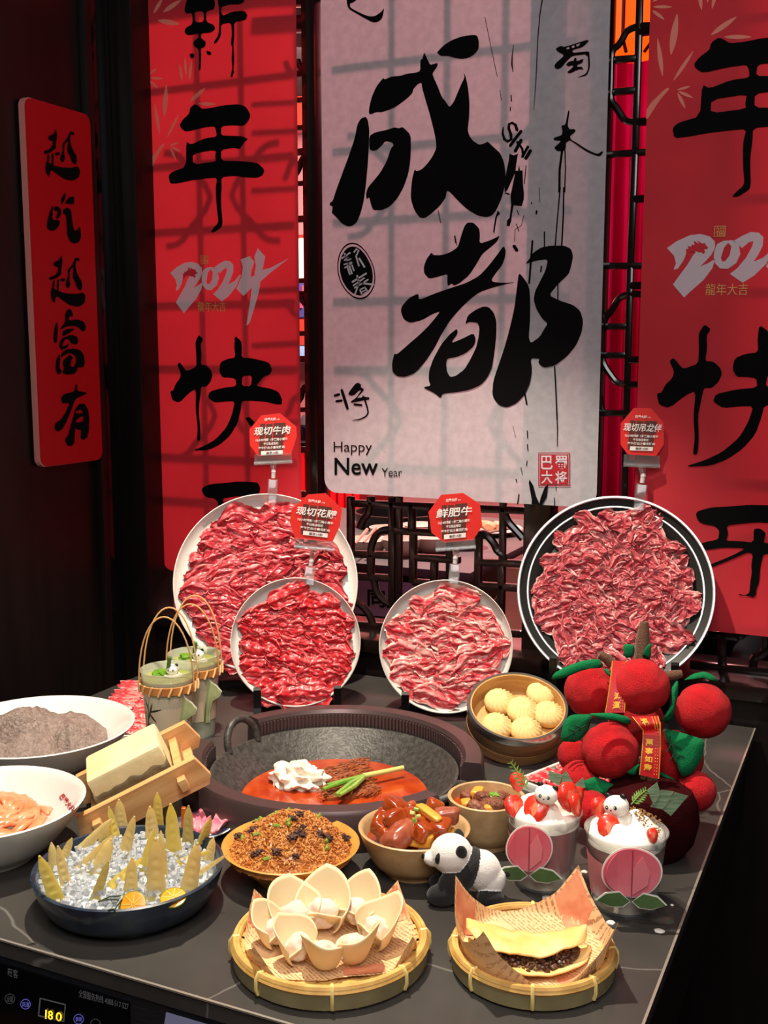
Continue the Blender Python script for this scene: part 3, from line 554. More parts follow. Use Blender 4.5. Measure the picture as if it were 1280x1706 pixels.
def platter(name, c, R, n, label, style='white'):
    Rm = frame(n); t = thing(name, label, 'platter', c, Rm)
    d = .022
    if style == 'white':
        prof = [(0, -d), (R*.86, -d), (R*.93, -d*.75), (R*.975, -.003), (R*.99, .002), (R, .001), (R, -.004), (R*.95, -d-.003), (R*.84, -d-.008), (R*.6, -d-.010), (0, -d-.010)]
        MB().lathe(prof, 96).build('dish', china, t)
    else:
        prof = [(0, -d), (R*.78, -d), (R*.84, -d*.55), (R*.97, -.004), (R, 0), (R, -.005), (R*.96, -.012), (R*.82, -d-.006), (0, -d-.006)]
        MB().lathe(prof, 96).build('dish', blackstone, t)
        for rr, w, z in ((.993, .0028, .0015), (.90, .0022, -.0085)):
            MB().tube([(R*rr*math.cos(i*6.2832/96), R*rr*math.sin(i*6.2832/96), z) for i in range(96)], w, 6, closed=True).build('rim_line', silver, t)
    return t, Rm
def lay(c, Rm, R, kind, rows, L, Wd, group, label, nvar=11, fill=.80, z0=-.016, ang=14, jit=.25, fatw=.25, curl=.1, cx=0, cy=0, seed0=0, thick=1.0, step=.62):
    rnd = random.Random(seed0+5); mesh = [slice_mesh(L*rnd.uniform(.85,1.2), Wd*rnd.uniform(.8,1.2), kind, seed0+i, curl, fatw, thick) for i in range(nvar)]
    rad = R*fill; k = 0
    for j in range(rows):
        ry = rad - Wd*.30; y = -ry + 2*ry*(j+.5)/rows; half = math.sqrt(max(0, rad*rad-y*y)); nn = max(1, int(round(2*half/(L*step))))
        for i in range(nn):
            x = -half + 2*half*(i+.5)/nn + rnd.uniform(-1,1)*L*.12; yy = y + rnd.uniform(-1,1)*Wd*jit
            if nn > 1: x *= max(0, 1-L*.28/max(half, L*.3))
            a = math.radians(rnd.uniform(-ang, ang) + 10*math.sin(y*40+seed0) + (-(x/rad)*(yy/rad))*35)
            z = z0 + .004 + rnd.uniform(0, .006) + .013*max(0, math.hypot(cx+x, cy+yy)/R-.62)/.3
            loc = Vector(c) + Rm @ Vector((cx+x, cy+yy, z))
            R2 = Rm @ Matrix.Rotation(a, 3, 'Z') @ Matrix.Rotation(math.radians(rnd.uniform(3, 12)), 3, 'X') @ Matrix.Rotation(math.pi if rnd.random() < .5 else 0, 3, 'Z')
            o = put('beef_slice', mesh[k % nvar], None, loc, R2, rnd.uniform(.9, 1.1)); tag(o, label, 'meat slice', group); k += 1
P1 = dict(c=(-1.140,1.884,.971), R=.1876, n=(.473,-.782,.407)); P2 = dict(c=(-1.020,1.792,.881), R=.1254, n=(.459,-.806,.375))
P3 = dict(c=(-.741,1.874,.884), R=.1264, n=(.345,-.874,.342)); P4 = dict(c=(-.450,1.990,.996), R=.1795, n=(.205,-.904,.375))
def loc2(P, u, v, z): return np.array(P['c']) + np.array(frame(P['n']) @ Vector((u, v, z)))
def logo(t, R, u, v, s):
    fnl = lambda x, y: np.array((u+x, v+y, -.0028))
    if s > 0:
        tilt = lambda x, y: np.array((u+x, v+y, -.0195+.0006))
        text_in('logo', LOGO, (-.034*s, -.008*s, .020*s, .008*s), tilt, printred, t, .02); text_in('logo', '火锅', (.022*s, -.007*s, .036*s, .004*s), tilt, printred, t)
        printed('logo_strip', [[(-.034*s,-.019*s),(.036*s,-.019*s),(.036*s,-.011*s),(-.034*s,-.011*s)]], tilt, printred, t, 0)
t, Rm = platter('round_platter', P1['c'], P1['R'], P1['n'], 'large white platter of sliced beef standing behind a smaller white platter'); logo(t, P1['R'], .012, .150, .9)
lay(P1['c'], Rm, P1['R'], 'deep', 18, .110, .050, 'beef slices on the large white platter', 'thin deep red beef slice on the large white platter', cy=-.008, fill=.90, z0=-.021)
easel(P1['c'], P1['n'], P1['R'], 'tall black plate stand under the large white platter')
t, Rm = platter('round_platter', P2['c'], P2['R'], P2['n'], 'small white platter of bright red beef leaning before the large white platter'); logo(t, P2['R'], .012, .100, .75)
lay(P2['c'], Rm, P2['R'], 'red', 15, .085, .042, 'beef slices on the small white platter', 'thin bright red beef slice on the small white platter', cy=-.006, fill=.88, seed0=30, z0=-.021)
easel(P2['c'], P2['n'], P2['R'], 'low black plate stand under the platter of bright red beef')
t, Rm = platter('round_platter', P3['c'], P3['R'], P3['n'], 'small white platter of pink fatty beef beside the bun steamer')
lay(P3['c'], Rm, P3['R'], 'fatty', 14, .088, .042, 'fatty beef slices on the small white platter', 'pink and white marbled beef slice on a small white platter', cy=-.003, fill=.88, seed0=60, fatw=.4, z0=-.021)
easel(P3['c'], P3['n'], P3['R'], 'low black plate stand under the platter of pink fatty beef')
t, Rm = platter('round_platter', P4['c'], P4['R'], P4['n'], 'large black platter with silver rim lines holding dark marbled beef', 'black')
lay(P4['c'], Rm, P4['R'], 'shred', 24, .075, .036, 'beef slices on the black platter', 'small curly marbled beef slice on the black platter', cy=-.003, fill=.86, seed0=90, ang=60, curl=.15, fatw=.3, nvar=12, step=.62, z0=-.021, thick=1.2)
easel(P4['c'], P4['n'], P4['R'], 'tall black plate stand under the black platter')

# ================================================================= clear clips with red price cards
def clear_mat(name, k):
    m = bpy.data.materials.new(name); m.use_nodes = True; nt = m.node_tree; N = nt.nodes; L = nt.links; N.remove(N['Principled BSDF'])
    tr_ = N.new('ShaderNodeBsdfTransparent'); tr_.inputs[0].default_value = (.93, .95, .95, 1); gl = N.new('ShaderNodeBsdfGlossy'); gl.inputs['Roughness'].default_value = .12
    df = N.new('ShaderNodeBsdfDiffuse'); df.inputs[0].default_value = (.8, .8, .8, 1); m1_ = N.new('ShaderNodeMixShader'); m1_.inputs[0].default_value = .35; L.new(gl.outputs[0], m1_.inputs[1]); L.new(df.outputs[0], m1_.inputs[2])
    lw = N.new('ShaderNodeLayerWeight'); lw.inputs[0].default_value = .35; ma = N.new('ShaderNodeMath'); ma.operation = 'MULTIPLY_ADD'; ma.inputs[1].default_value = .6; ma.inputs[2].default_value = k; L.new(lw.outputs['Facing'], ma.inputs[0])
    mx = N.new('ShaderNodeMixShader'); L.new(ma.outputs[0], mx.inputs[0]); L.new(tr_.outputs[0], mx.inputs[1]); L.new(m1_.outputs[0], mx.inputs[2]); L.new(mx.outputs[0], N['Material Output'].inputs[0]); return m
clear = clear_mat('clear plastic', .10)
cardred = M('red card', (214,44,38), .45); cardwhite = M('white card print', (236,228,224), .5); cardbrown = M('brown card print', (86,46,40), .5)
def clip_sign(oct_px, BL, BR, TL, bar, neck, clipb, P, name_text, rows, last, label):
    top = loc2(P, 0, P['R'], 0); vd = np.array((top[0], top[1], 0)); vd /= np.linalg.norm(vd)
    def pf(x, y, off=0):
        d = ray(x, y); k = ((top-CAM)@vd - off)/(d@vd); return CAM + d*k
    t = thing('sign_clip', label, 'sign', pf(*clipb)); b0 = np.array(t.location)
    g = lambda off: (lambda x, y: pf(x, y, off) - b0)
    k = np.array(vd)*.0012
    vs = [g(0)(*p) for p in oct_px]; n = len(vs)
    MB().add([v for v in vs] + [v+k for v in vs], [tuple(range(n)), tuple(range(2*n-1, n-1, -1))] + [(i, (i+1) % n, (i+1) % n+n, i+n) for i in range(n)]).build('card', cardred, t, smooth=False)
    BL, BR, TL = map(np.array, (BL, BR, TL)); ex = (BR-BL)*1.0; ey = (TL-BL)*1.0
    m1 = lambda a, b: g(.0016)(*(BL+ex*a+ey*b)); m0 = lambda a, b: g(.0009)(*(BL+ex*a+ey*b))
    for x0, x1, y0, y1 in ((.16,.30,-2.2,1.35), (.33,.50,-2.2,1.3), (.53,.86,-.2,1.35), (.53,.82,-2.2,-.3)): printed('brown_block', [[(x0,y0),(x1,y0),(x1,y1),(x0,y1)]], m0, cardbrown, t, 0)
    text_in('lettering', name_text, (0, 0, 1, 1), m1, cardwhite, t, .018, .12)
    text_in('lettering', LOGO, (.28, 1.65, .58, 2.0), m1, cardwhite, t, .03); text_in('lettering', '火锅', (.60, 1.68, .68, 1.85), m1, cardwhite, t)
    y = -.55
    for i, (rw, a0, a1) in enumerate(rows): text_in('lettering', rw, (a0, y-.42*i*1.1-.16, a1, y-.42*i*1.1+.16), m1, cardwhite, t, .02)
    printed('white_strip', [[(.22,-2.35),(.82,-2.35),(.82,-1.85),(.22,-1.85)]], m1, cardwhite, t, 0)
    text_in('lettering', last, (.36, -2.25, .70, -1.95), lambda a, b: g(.0022)(*(BL+ex*a+ey*b)), cardbrown, t, .02)
    # holder
    (x0, y0), (x1, y1), hgt = bar; s = 0.0011
    V = lambda x, y, off=0: Vector(map(float, pf(x, y, off)-b0))
    hold = MB()
    for off in (.004, -.004):
        a, b_, c_, d_ = V(x0, y0, off), V(x1, y1, off), V(x1+1, y1+hgt, off), V(x0-1, y0+hgt, off)
        e = Vector(map(float, vd))*.0012
        hold.add([a, b_, c_, d_, a+e, b_+e, c_+e, d_+e], [(0,1,2,3), (7,6,5,4), (0,4,5,1), (1,5,6,2), (2,6,7,3), (3,7,4,0)])
    hold.tube([V(x0-1, y0+hgt-1), V(x1+1, y1+hgt-1)], .004, 8); hold.build('card_holder', clear, t)
    MB().tube([V((x0+x1)/2, (y0+y1)/2+hgt), V(*neck)], [.008, .004], 10).build('neck', clear, t)
    MB().blob(V(*neck), .0052, 2).tube([V(*neck), V(neck[0]*.8+clipb[0]*.2, neck[1]*.8+clipb[1]*.2)], .0045, 10).build('ball_joint', M('milky plastic', (225,225,225), .3, alpha=.7), t)
    q0 = V(neck[0]*.75+clipb[0]*.25, neck[1]*.75+clipb[1]*.25); q1 = V(*clipb)
    jw = MB()
    for off, q2 in ((.010, V(clipb[0], clipb[1], .012)), (-.012, V(clipb[0], clipb[1]-6, -.016))): jw.beam(q0 + Vector(map(float, -vd*off*.3)), q2, .020, .0022, bev=.0006, upv=tuple(map(float, vd)))
    jw.build('jaws', clear, t)
    return t
def zz(o, s, p): return [(o[0]+a/s, o[1]+b/s) for a, b in p]
R3 = [('72小时排酸 1岁黑脂小黄牛', .05, .93), ('每日现点现切', .28, .68), ('每牛仅出少量花腱肉', .14, .86)]
clip_sign(zz((200,650),3.048,[(718,128),(812,117),(895,185),(898,235),(868,330),(700,335),(660,280),(657,200)]), (423,726), (483.8,722.8), (423.7,711.7), ((424.5,757),(486,754),16), (456,786), (453,838), P1, '现切牛肉', R3, '涮烫15秒', 'octagonal red card on a clear clip above the large white platter')
clip_sign(zz((200,650),3.048,[(955,530),(1045,523),(1128,605),(1117,690),(1080,770),(890,755),(862,670),(872,605)]), (493,856.7), (560.9,864.9), (494.3,842.9), ((491,896),(556,902),15), (519,935), (514,974), P2, '现切花腱', R3, '涮烫15秒', 'octagonal red card on a clear clip above the small bright red beef platter')
clip_sign(zz((560,800),3.765,[(660,92),(798,80),(903,150),(917,285),(862,375),(680,392),(600,330),(580,200)]), (726.8,863.7), (787.1,857.9), (726.8,848.3), ((727,903),(792,898),14), (759,930), (756,972), P3, '鲜肥牛', R3, '涮烫15秒', 'octagonal red card on a clear clip above the pink fatty beef platter')
clip_sign(zz((980,640),7.757,[(590,310),(815,312),(978,500),(980,780),(880,930),(510,905),(420,780),(422,510)]), (1038.7,718), (1102.2,720.2), (1040,704.5), ((1040,757),(1099,760),18), (1072,793), (1064,850), P4, '现切吊龙伴', R3, '涮烫10秒', 'octagonal red card on a clear clip above the black platter')
# ================================================================= sunken hot pot
iron = M('black cast iron', (84,82,78), .45, .3, c2=(60,58,55), ns=120, bump=.25, bs=260)
dkmetal = M('dark bronze enamel', (84,68,68), .34, .45)
st = thing('hotpot_stove', 'round dark stove ring with slotted inner wall around the pot', 'stove', (HC[0], HC[1], TZ))
def arc_ring(a0, a1, name):
    prof = [(.204, -.0), (.204, .052), (.208, .058), (.232, .058), (.236, .052), (.240, 0)]; n = 48; m = MB(); k = len(prof)
    vs = []; fs = []
    for i in range(n+1):
        a = math.radians(a0+(a1-a0)*i/n)
        vs += [(r*math.cos(a), r*math.sin(a), z) for r, z in prof]
    for i in range(n): fs += [(i*k+j, i*k+(j+1) % k, (i+1)*k+(j+1) % k, (i+1)*k+j) for j in range(k)]
    fs += [tuple(range(k)), tuple(n*k+j for j in reversed(range(k)))]
    m.add(vs, fs).build(name, dkmetal, st, ang=30)
    m = MB(); na = int((a1-a0)/1.9)
    for i in range(na+1):
        a = math.radians(a0+1+(a1-a0-2)*i/na); m.box((.2025*math.cos(a), .2025*math.sin(a), .027), (.004, .0034, .046), (0, 0, a))
    tag(m.build('vent_slats', M('slat metal', (92,78,78), .35, .4), st, smooth=False), kind='stuff')
arc_ring(12, 157, 'ring_back'); arc_ring(191, 337, 'ring_front')
wk = thing('wok', 'black iron wok of red broth set in the stove ring', 'wok', (HC[0], HC[1], TZ))
zr, zs_, Rk = .030, -.012, .194
prof = [(0, -.10), (.06, -.094), (.11, -.066), (.15, zs_), (.178, .012), (.190, zr-.003), (.193, zr), (.197, zr), (.198, zr-.004), (.194, zr-.006), (.182, .006), (.155, -.02), (.115, -.076), (.06, -.102), (0, -.108)]
MB().lathe(prof, 96).build('bowl', iron, wk)
def handle(a, up):
    a = math.radians(a); c = Vector((math.cos(a), math.sin(a), 0)); s = Vector((-math.sin(a), math.cos(a), 0)); pts = []
    for i in range(13):
        w = math.pi*i/12; pts.append(c*(Rk-.004+ (.012 if up else .032)*math.sin(w)) + s*.036*math.cos(w)*(1+.15*math.sin(w)) + Vector((0,0,zr-.004+(.046 if up else .012)*math.sin(w))))
    MB().tube(pts, .0065, 10, flat=1.0).build('handle', iron, wk)
handle(171, True); handle(-4, False)
broth = M('red chilli broth', (160,44,12), .08, c2=(186,76,26), ns=26, nd=5, coat=.5, bump=.04, bs=60)
MB().lathe([(0, zs_+.0005), (.1485, zs_+.0005), (.1500, zs_-.004), (0, zs_-.006)], 64).build('broth', broth, wk)
mash = M('white rice curd', (236,226,206), .7, bump=.6, bs=120)
p = onz(497, 1306, TZ+zs_); tag(MB().blob((0,0,.006), (.046,.032,.028), 5, .5, 3.4, 3).build('rice_curd', mash, None, loc=p), 'white crumbly curd heap floating in the red broth', 'food')
# brown shredded block
bl = M('brown shredded meat', (166,88,42), .5, c2=(120,54,24), ns=90, bump=.5, bs=160)
quad = [onz(x, y, TZ+zs_+.006) for x, y in ((520,1287), (608,1262), (630,1321), (545,1330))]
m = MB(); bc = sum(quad)/4
t = thing('shredded_block', 'flat brown slab of shredded meat lying in the red broth', 'food', bc)
P4q = [Vector(map(float, q_-bc)) for q_ in quad]
m.add([v+Vector((0,0,-.014)) for v in P4q] + [v for v in P4q], [(3,2,1,0), (4,5,6,7), (0,1,5,4), (1,2,6,5), (2,3,7,6), (3,0,4,7)]).build('slab', bl, t, smooth=False)
m = MB(); rr = random.Random(3)
for i in range(260):
    a, b = rr.random(), rr.random(); c = P4q[0].lerp(P4q[1], a).lerp(P4q[3].lerp(P4q[2], a), b); w = rr.uniform(-.5, .5); d = (P4q[1]-P4q[0]).normalized()*.012; e = Vector((-d.y, d.x, 0))
    d2 = d*math.cos(w)+e*math.sin(w); m.tube([c-d2, c+Vector((0,0,.0022))+e*rr.uniform(-.2,.2), c+d2], .0011, 4)
tag(m.build('meat_threads', bl, t), kind='stuff')
# scallion
grn = M('green scallion', (92,148,44), .4, c2=(140,176,70), ns=40); pale = M('pale scallion', (206,206,120), .4)
sc = thing('scallion', 'green scallion stalk laid over the slab in the broth', 'vegetable', onz(610, 1300, .75))
b0 = np.array(sc.location); S_ = lambda x, y, z=.755: Vector(map(float, onz(x, y, z)-b0))
MB().tube([S_(672,1279), S_(640,1286), S_(605,1293)], [.004,.0042,.0045], 10).build('stalk', pale, sc)
for pts in ([(605,1293),(575,1302),(538,1315)], [(606,1294),(585,1305),(560,1324)], [(606,1295),(590,1310),(566,1325)], [(607,1294),(580,1300),(545,1308)]): MB().tube([S_(*p, .756+i*.001) for i, p in enumerate(pts)], [.0042,.0045,.003], 8).build('leaf', grn, sc)

# ================================================================= bun steamer
bam = M('pale bamboo', (206,160,98), .5, c2=(184,134,76), ns=14, stretch=(1,1,14), bump=.08); bamd = M('brown bamboo', (150,108,66), .5, c2=(118,82,50), ns=12, stretch=(1,1,16))
tow = Vector((.42, -.907, 0)); away = -tow
tilt = math.radians(24); ax = Vector((tow.x*math.sin(tilt), tow.y*math.sin(tilt), math.cos(tilt)))
SR, SH = .0845, .056
touch = Vector(map(float, onz(868, 1274, TZ+.001))); basec = touch + away*SR*math.cos(tilt) + Vector((0,0,SR*math.sin(tilt)))
RmS = Matrix((Vector((0,0,1)).cross(ax).normalized()*1, ax.cross(Vector((0,0,1)).cross(ax).normalized()), ax)).transposed()
sx = thing('bun_steamer', 'round bamboo steamer with a metal rim tipped forward beside the hot pot', 'steamer', basec, RmS)
MB().lathe([(SR*.93, .004), (SR, .004), (SR*1.0, SH*.45)], 64).lathe([(SR*1.02, 0), (SR*1.02, SH*.3), (SR*.99, SH*.3)], 64).build('lower_band', bamd, sx)
MB().lathe([(SR*.99, SH*.3), (SR*1.01, SH*.34), (SR*1.01, SH*.72), (SR*.99, SH*.75)], 64).build('outer_band', bamd, sx)
MB().lathe([(SR*.92, .01), (SR*.93, SH*.98), (SR*.985, SH*.98)], 64).build('inner_wall', bam, sx)
MB().lathe([(SR*.985, SH*.74), (SR*1.025, SH*.76), (SR*1.03, SH*.9), (SR*1.01, SH*1.0), (SR*.96, SH*1.0), (SR*.965, SH*.94)], 64).build('metal_rim', M('polished metal rim', (170,168,160), .22, .9), sx)
MB().lathe([(0, .018), (SR*.93, .018), (SR*.93, .014), (0, .014)], 48).build('slatted_floor', bam, sx)
MB().box((0,0,0), (.07, .05, .068), bev=.003).build('plate_easel', black, None, loc=basec + away*.05 + Vector((0,0,-.0)))
o = bpy.context.scene.objects[-1] if False else [x for x in COL.objects if x.name.startswith('plate_easel') and x.type == 'MESH'][-1]
o.name = 'riser_block'; o.location = (basec.x+away.x*.06, basec.y+away.y*.06, TZ+.034); o.rotation_euler = (0, 0, math.radians(25)); tag(o, 'small black riser block propping up the tipped bun steamer', 'stand')
dough = M('steamed dough', (236,212,150), .55, c2=(226,190,120), ns=8, sss=.12)
def bun_mesh(seed):
    n, k = 72, 16; rr = random.Random(seed); ph = rr.uniform(0, 6); npl = 17
    def fn(u, v):
        a = u*2*math.pi; s = v*math.pi*.93; r = math.sin(s)**.85; z = math.cos(s)
        tw = a + (1-v)*1.2
        pl_ = (.5+.5*math.cos(tw*npl+ph))**.7; am = max(0, 1-abs(v-.22)/.32)
        r2 = r*(1 - .17*am*(1-pl_)); zz_ = .80*z - (.12*math.exp(-(v/.07)**2)) - .11*am*(1-pl_)
        return (.0272*r2*math.cos(a), .0272*r2*math.sin(a), .0232*max(zz_, -.62)+.014)
    return MB().grid(fn, n, k*2, closeu=True).mesh('steamed_bun', dough, ang=180)
bms = [bun_mesh(i) for i in range(3)]
for i, (px, py) in enumerate(((832,1172), (902,1158), (870,1187), (913,1193), (827,1213), (876,1220))):
    # intersect pixel ray with the steamer floor plane
    P0 = basec + ax*.018; d = Vector(map(float, ray(px, py+7))); k = (P0-Vector(map(float, CAM))).dot(ax)/d.dot(ax); w = Vector(map(float, CAM)) + d*k
    o = put('steamed_bun', bms[i % 3], None, w + ax*.0002, RmS @ Matrix.Rotation(i*1.1, 3, 'Z'), 1.0 if i != 2 else 1.04)
    tag(o, 'pleated steamed bun resting against the steamer wall' if i != 2 else 'pleated steamed bun in the middle, ringed by the other buns', 'bun', 'steamed buns in the steamer')

# ================================================================= bowls
def bowl(name, label, c, prof, mat, cat='bowl', n=72, part='body'):
    o = MB().lathe(prof, n).build(name, mat, None, loc=c); return tag(o, label, cat)
stone = M('sand coloured stoneware', (196,164,118), .45, c2=(180,146,100), ns=60, coat=.15); ochre = M('ochre stoneware', (206,156,72), .4, c2=(188,136,58), ns=40, coat=.2)
def bp(R, h, rb, th=.005, pw=.55):
    out = [(rb*.9, 0), (rb, 0), (rb, .006)]
    for i in range(1, 9): u = i/8; out.append((rb + (R-rb)*u**pw, .006 + (h-.006)*u))
    inn = [(R-th*.5, h+.0012), (R-th, h)]
    for i in range(7, 0, -1): u = i/8; inn.append((max(0, rb + (R-rb)*u**pw - th), .006 + (h-.006)*u + th*.4))
    return [(0, .0015)] + out + inn + [(0, .010)]
RB = (-.682, 1.179); RR = .0904
bowl('rice_bowl', 'shallow ochre bowl heaped with brown fried rice', (*RB, TZ), bp(RR, .046, .045, .004, .8), ochre)
PB = (-.543, 1.265); PR = .0743
bowl('stew_bowl', 'sand coloured bowl of glossy braised pork behind the toy panda', (*PB, TZ), bp(PR, .060, .040, .005, .5), stone)
BB = (-.484, 1.384); BR_ = .0545
bowl('stew_bowl', 'sand coloured bowl of beef stew beside the strawberry drinks', (*BB, TZ), bp(BR_, .068, .036, .005, .45), stone)
blueg = M('dark blue glaze', (38,54,72), .3, c2=(24,34,48), ns=50, coat=.4, c3=(72,94,110))
UB = (-.828, 1.030); UR = .117
bowl('ice_bowl', 'wide dark blue bowl of crushed ice with bamboo shoots', (*UB, TZ), bp(UR, .052, .085, .006, .35), blueg)
TB = (-1.243, 1.328); TR = .155
bowl('serving_bowl', 'large white bowl holding grey brown tripe beside the wooden crate', (*TB, TZ), bp(TR, .078, .065, .005, .62), china)
SB = (-1.086, 1.060); SR2 = .128
sb = bowl('serving_bowl', 'large white bowl of orange strips with a red logo inside', (*SB, TZ), bp(SR2, .078, .06, .005, .62), china)
SBLOC = np.array((*SB, TZ))
def inside(px, py):
    # ray against the inner wall cone near the rim
    d = ray(px, py); best = None
    for k in np.linspace(1.0, 1.75, 400):
        w = CAM + d*k - SBLOC; r = math.hypot(w[0], w[1]); u = max(1e-4, min(1, (w[2]-.006)/.072)); ri = .06 + (SR2-.06)*u**.62 - .0062
        if r < ri-.0008: best = w
        elif best is not None: break
    return best if best is not None else CAM + d*1.3 - SBLOC
def rotfn(cx, cy, deg): a = math.radians(deg); return lambda x, y: inside(cx + x*math.cos(a) - y*math.sin(a), cy + x*math.sin(a) + y*math.cos(a))
text_in('logo', LOGO, (-16, 5.5, 16, -5.5), rotfn(112, 1337, 52), printred, sb, .03); text_in('logo', '火锅', (-5, 3, 5, -3), rotfn(125, 1355, 58), printred, sb)

# tripe: draped rough sheets
tripe = M('grey brown tripe', (146,128,118), .5, c2=(120,103,95), ns=150, nd=3, lo=.35, hi=.65, bump=.9, bs=230, coat=.1)
def sheet(fn, nu, nv, name, mat, loc, label, cat, group=None, th=0):
    o = MB().grid(fn, nu, nv).build(name, mat, None, loc=loc, ang=180); return tag(o, label, cat, group)
for i, (dx, dy, rx, ry, hz, rz, lab) in enumerate(((.0,.0,.122,.112,.066,.3,'broad grey brown tripe sheet draped over the heap in the white bowl'), (.064,.012,.072,.058,.046,-.4,'ragged edged tripe piece hanging at the end of the heap'), (.012,-.030,.042,.084,.074,-.75,'folded pale edged tripe flap across the heap'))):
    def fn(u, v, i=i, rx=rx, ry=ry, hz=hz, rz=rz):
        a = u*2*math.pi; r = v
        nz = noise.noise(Vector((math.cos(a)*1.6+i*7, math.sin(a)*1.6, r*1.3)))
        x = rx*r*math.cos(a)*(1+.16*nz); y = ry*r*math.sin(a)*(1+.16*nz)
        z = .030 + hz*(1-r**1.7) + .020*noise.noise(Vector((x*20+i*5, y*20, 1.0))) + .007*abs(noise.noise(Vector((x*60+y*30, y*22-x*20, i*2.0)))) + .004*math.sin(12*a+3*noise.noise(Vector((x*20, y*20, i*3.0))))*r
        return Vector((x*math.cos(rz)-y*math.sin(rz)+dx, x*math.sin(rz)+y*math.cos(rz)+dy, max(z, .022 + .25*max(0, math.hypot(x+dx, y+dy)-.065))))
    tag(MB().grid(fn, 72, 28, closeu=True).build('tripe_piece', tripe, None, loc=(TB[0]-.012, TB[1]+.0, TZ+.004), ang=180), lab, 'tripe')
# orange strips
orange = M('orange raw strips', (232,128,82), .28, c2=(240,160,118), ns=40, sss=.15, coat=.4)
rr = random.Random(11)
for i in range(34):
    R0 = .012 + .064*(i/34)**.7; a0 = rr.uniform(0, 6.28); span = rr.uniform(2.6, 5.0); pts = []; ph = rr.uniform(0, 6)
    for k in range(15):
        a = a0+span*k/14; r = R0*(1+.10*math.sin(k*.6+ph)); pts.append((r*math.cos(a)*1.05-.006, r*math.sin(a)*.95, .068-.30*r+.006*math.sin(k*1.1+ph)))
    o = MB().tube(pts, [.003]+[.0075+.0012*math.sin(k*1.1+ph) for k in range(13)]+[.003], 8, flat=.55).build('orange_strip', orange, None, loc=(*SB, TZ+.004), ang=180); tag(o, 'slick orange strip curled in the white bowl with the logo', 'food strip', 'orange strips in the white bowl')

# fried rice
ricem = M('brown fried rice', (216,150,82), .45, c2=(182,108,50), ns=70, c3=(230,180,112), coat=.2)
rr = random.Random(5); m = MB()
def rh(x, y): r = math.hypot(x, y)/.082; return .036 + .050*max(0, 1-r**1.6) + .004*noise.noise(Vector((x*60, y*60, 3)))
for i in range(4200):
    a = rr.uniform(0, 6.2832); r = .0835*math.sqrt(rr.random()); x, y = r*math.cos(a), r*math.sin(a); c = Vector((x, y, rh(x, y)+rr.uniform(-.001, .003)))
    d = Vector((rr.gauss(0,1), rr.gauss(0,1), rr.gauss(0,.6))).normalized(); s = d.orthogonal().normalized(); q_ = d.cross(s); l = rr.uniform(.0024, .0036); w = rr.uniform(.0012, .0017)
    m.add([c-d*l, c+s*w, c+q_*w, c-s*w, c-q_*w, c+d*l], [(0,2,1), (0,3,2), (0,4,3), (0,1,4), (5,1,2), (5,2,3), (5,3,4), (5,4,1)])
m.grid(lambda u, v: Vector((.083*v*math.cos(u*6.2832), .083*v*math.sin(u*6.2832), rh(.083*v*math.cos(u*6.2832), .083*v*math.sin(u*6.2832))-.0015)), 48, 16, closeu=True)
tag(m.build('fried_rice', ricem, None, loc=(*RB, TZ), ang=60), 'heap of brown fried rice grains in the ochre bowl', 'rice', kind='stuff')
darkb = M('dark meat bits', (84,52,42), .7, c2=(58,32,26), ns=200); gbit = M('green scallion bits', (120,146,48), .5)
for i in range(22):
    a = rr.uniform(0, 6.28); r = .074*math.sqrt(rr.random()); x, y = r*math.cos(a), r*math.sin(a); s = rr.uniform(.004, .0075)
    tag(MB().blob((0,0,0), (s, s*.8, s*.6), 3, .9, 2.4, i).build('meat_bit', darkb, None, loc=(RB[0]+x, RB[1]+y, TZ+rh(x, y)+.002)), 'dark roasted meat bit on top of the fried rice', 'meat bit', 'meat bits in the fried rice')
for i in range(16):
    a = rr.uniform(0, 6.28); r = .074*math.sqrt(rr.random()); x, y = r*math.cos(a), r*math.sin(a); w = rr.uniform(0, 3)
    tag(MB().tube([(-.005*math.cos(w), -.005*math.sin(w), 0), (.005*math.cos(w), .005*math.sin(w), .001)], .0024, 6).build('scallion_bit', gbit, None, loc=(RB[0]+x, RB[1]+y, TZ+rh(x, y)+.002)), 'small green scallion piece on top of the fried rice', 'scallion', 'scallion bits in the fried rice')

# braised pork and beef stew
sauce = M('dark red sauce', (120,34,10), .1, c2=(150,56,14), ns=30, coat=.5); skin = M('glossy braised pork', (138,46,18), .16, c2=(176,84,34), ns=26, coat=.6, sss=.1, c3=(110,30,14)); tan_ = M('braised pork skin', (150,70,48), .22, c2=(168,92,66), ns=90, coat=.5)
pot_y = M('golden potato', (222,150,44), .4, c2=(232,172,70), ns=30, coat=.2); beefm = M('stewed beef', (104,52,34), .45, c2=(142,88,64), ns=70, bump=1.2, bs=170, coat=.15)
tag(MB().lathe([(0, .044), (PR*.90, .044), (PR*.88, .038), (0, .036)], 48).build('pork_sauce', sauce, None, loc=(*PB, TZ)), 'dark red sauce pooled in the braised pork bowl', 'sauce')
tag(MB().lathe([(0, .054), (BR_*.90, .054), (BR_*.88, .046), (0, .044)], 48).build('stew_sauce', M('orange red sauce', (190,74,14), .1, c2=(140,40,12), ns=40, coat=.5), None, loc=(*BB, TZ)), 'orange red sauce in the beef stew bowl', 'sauce')
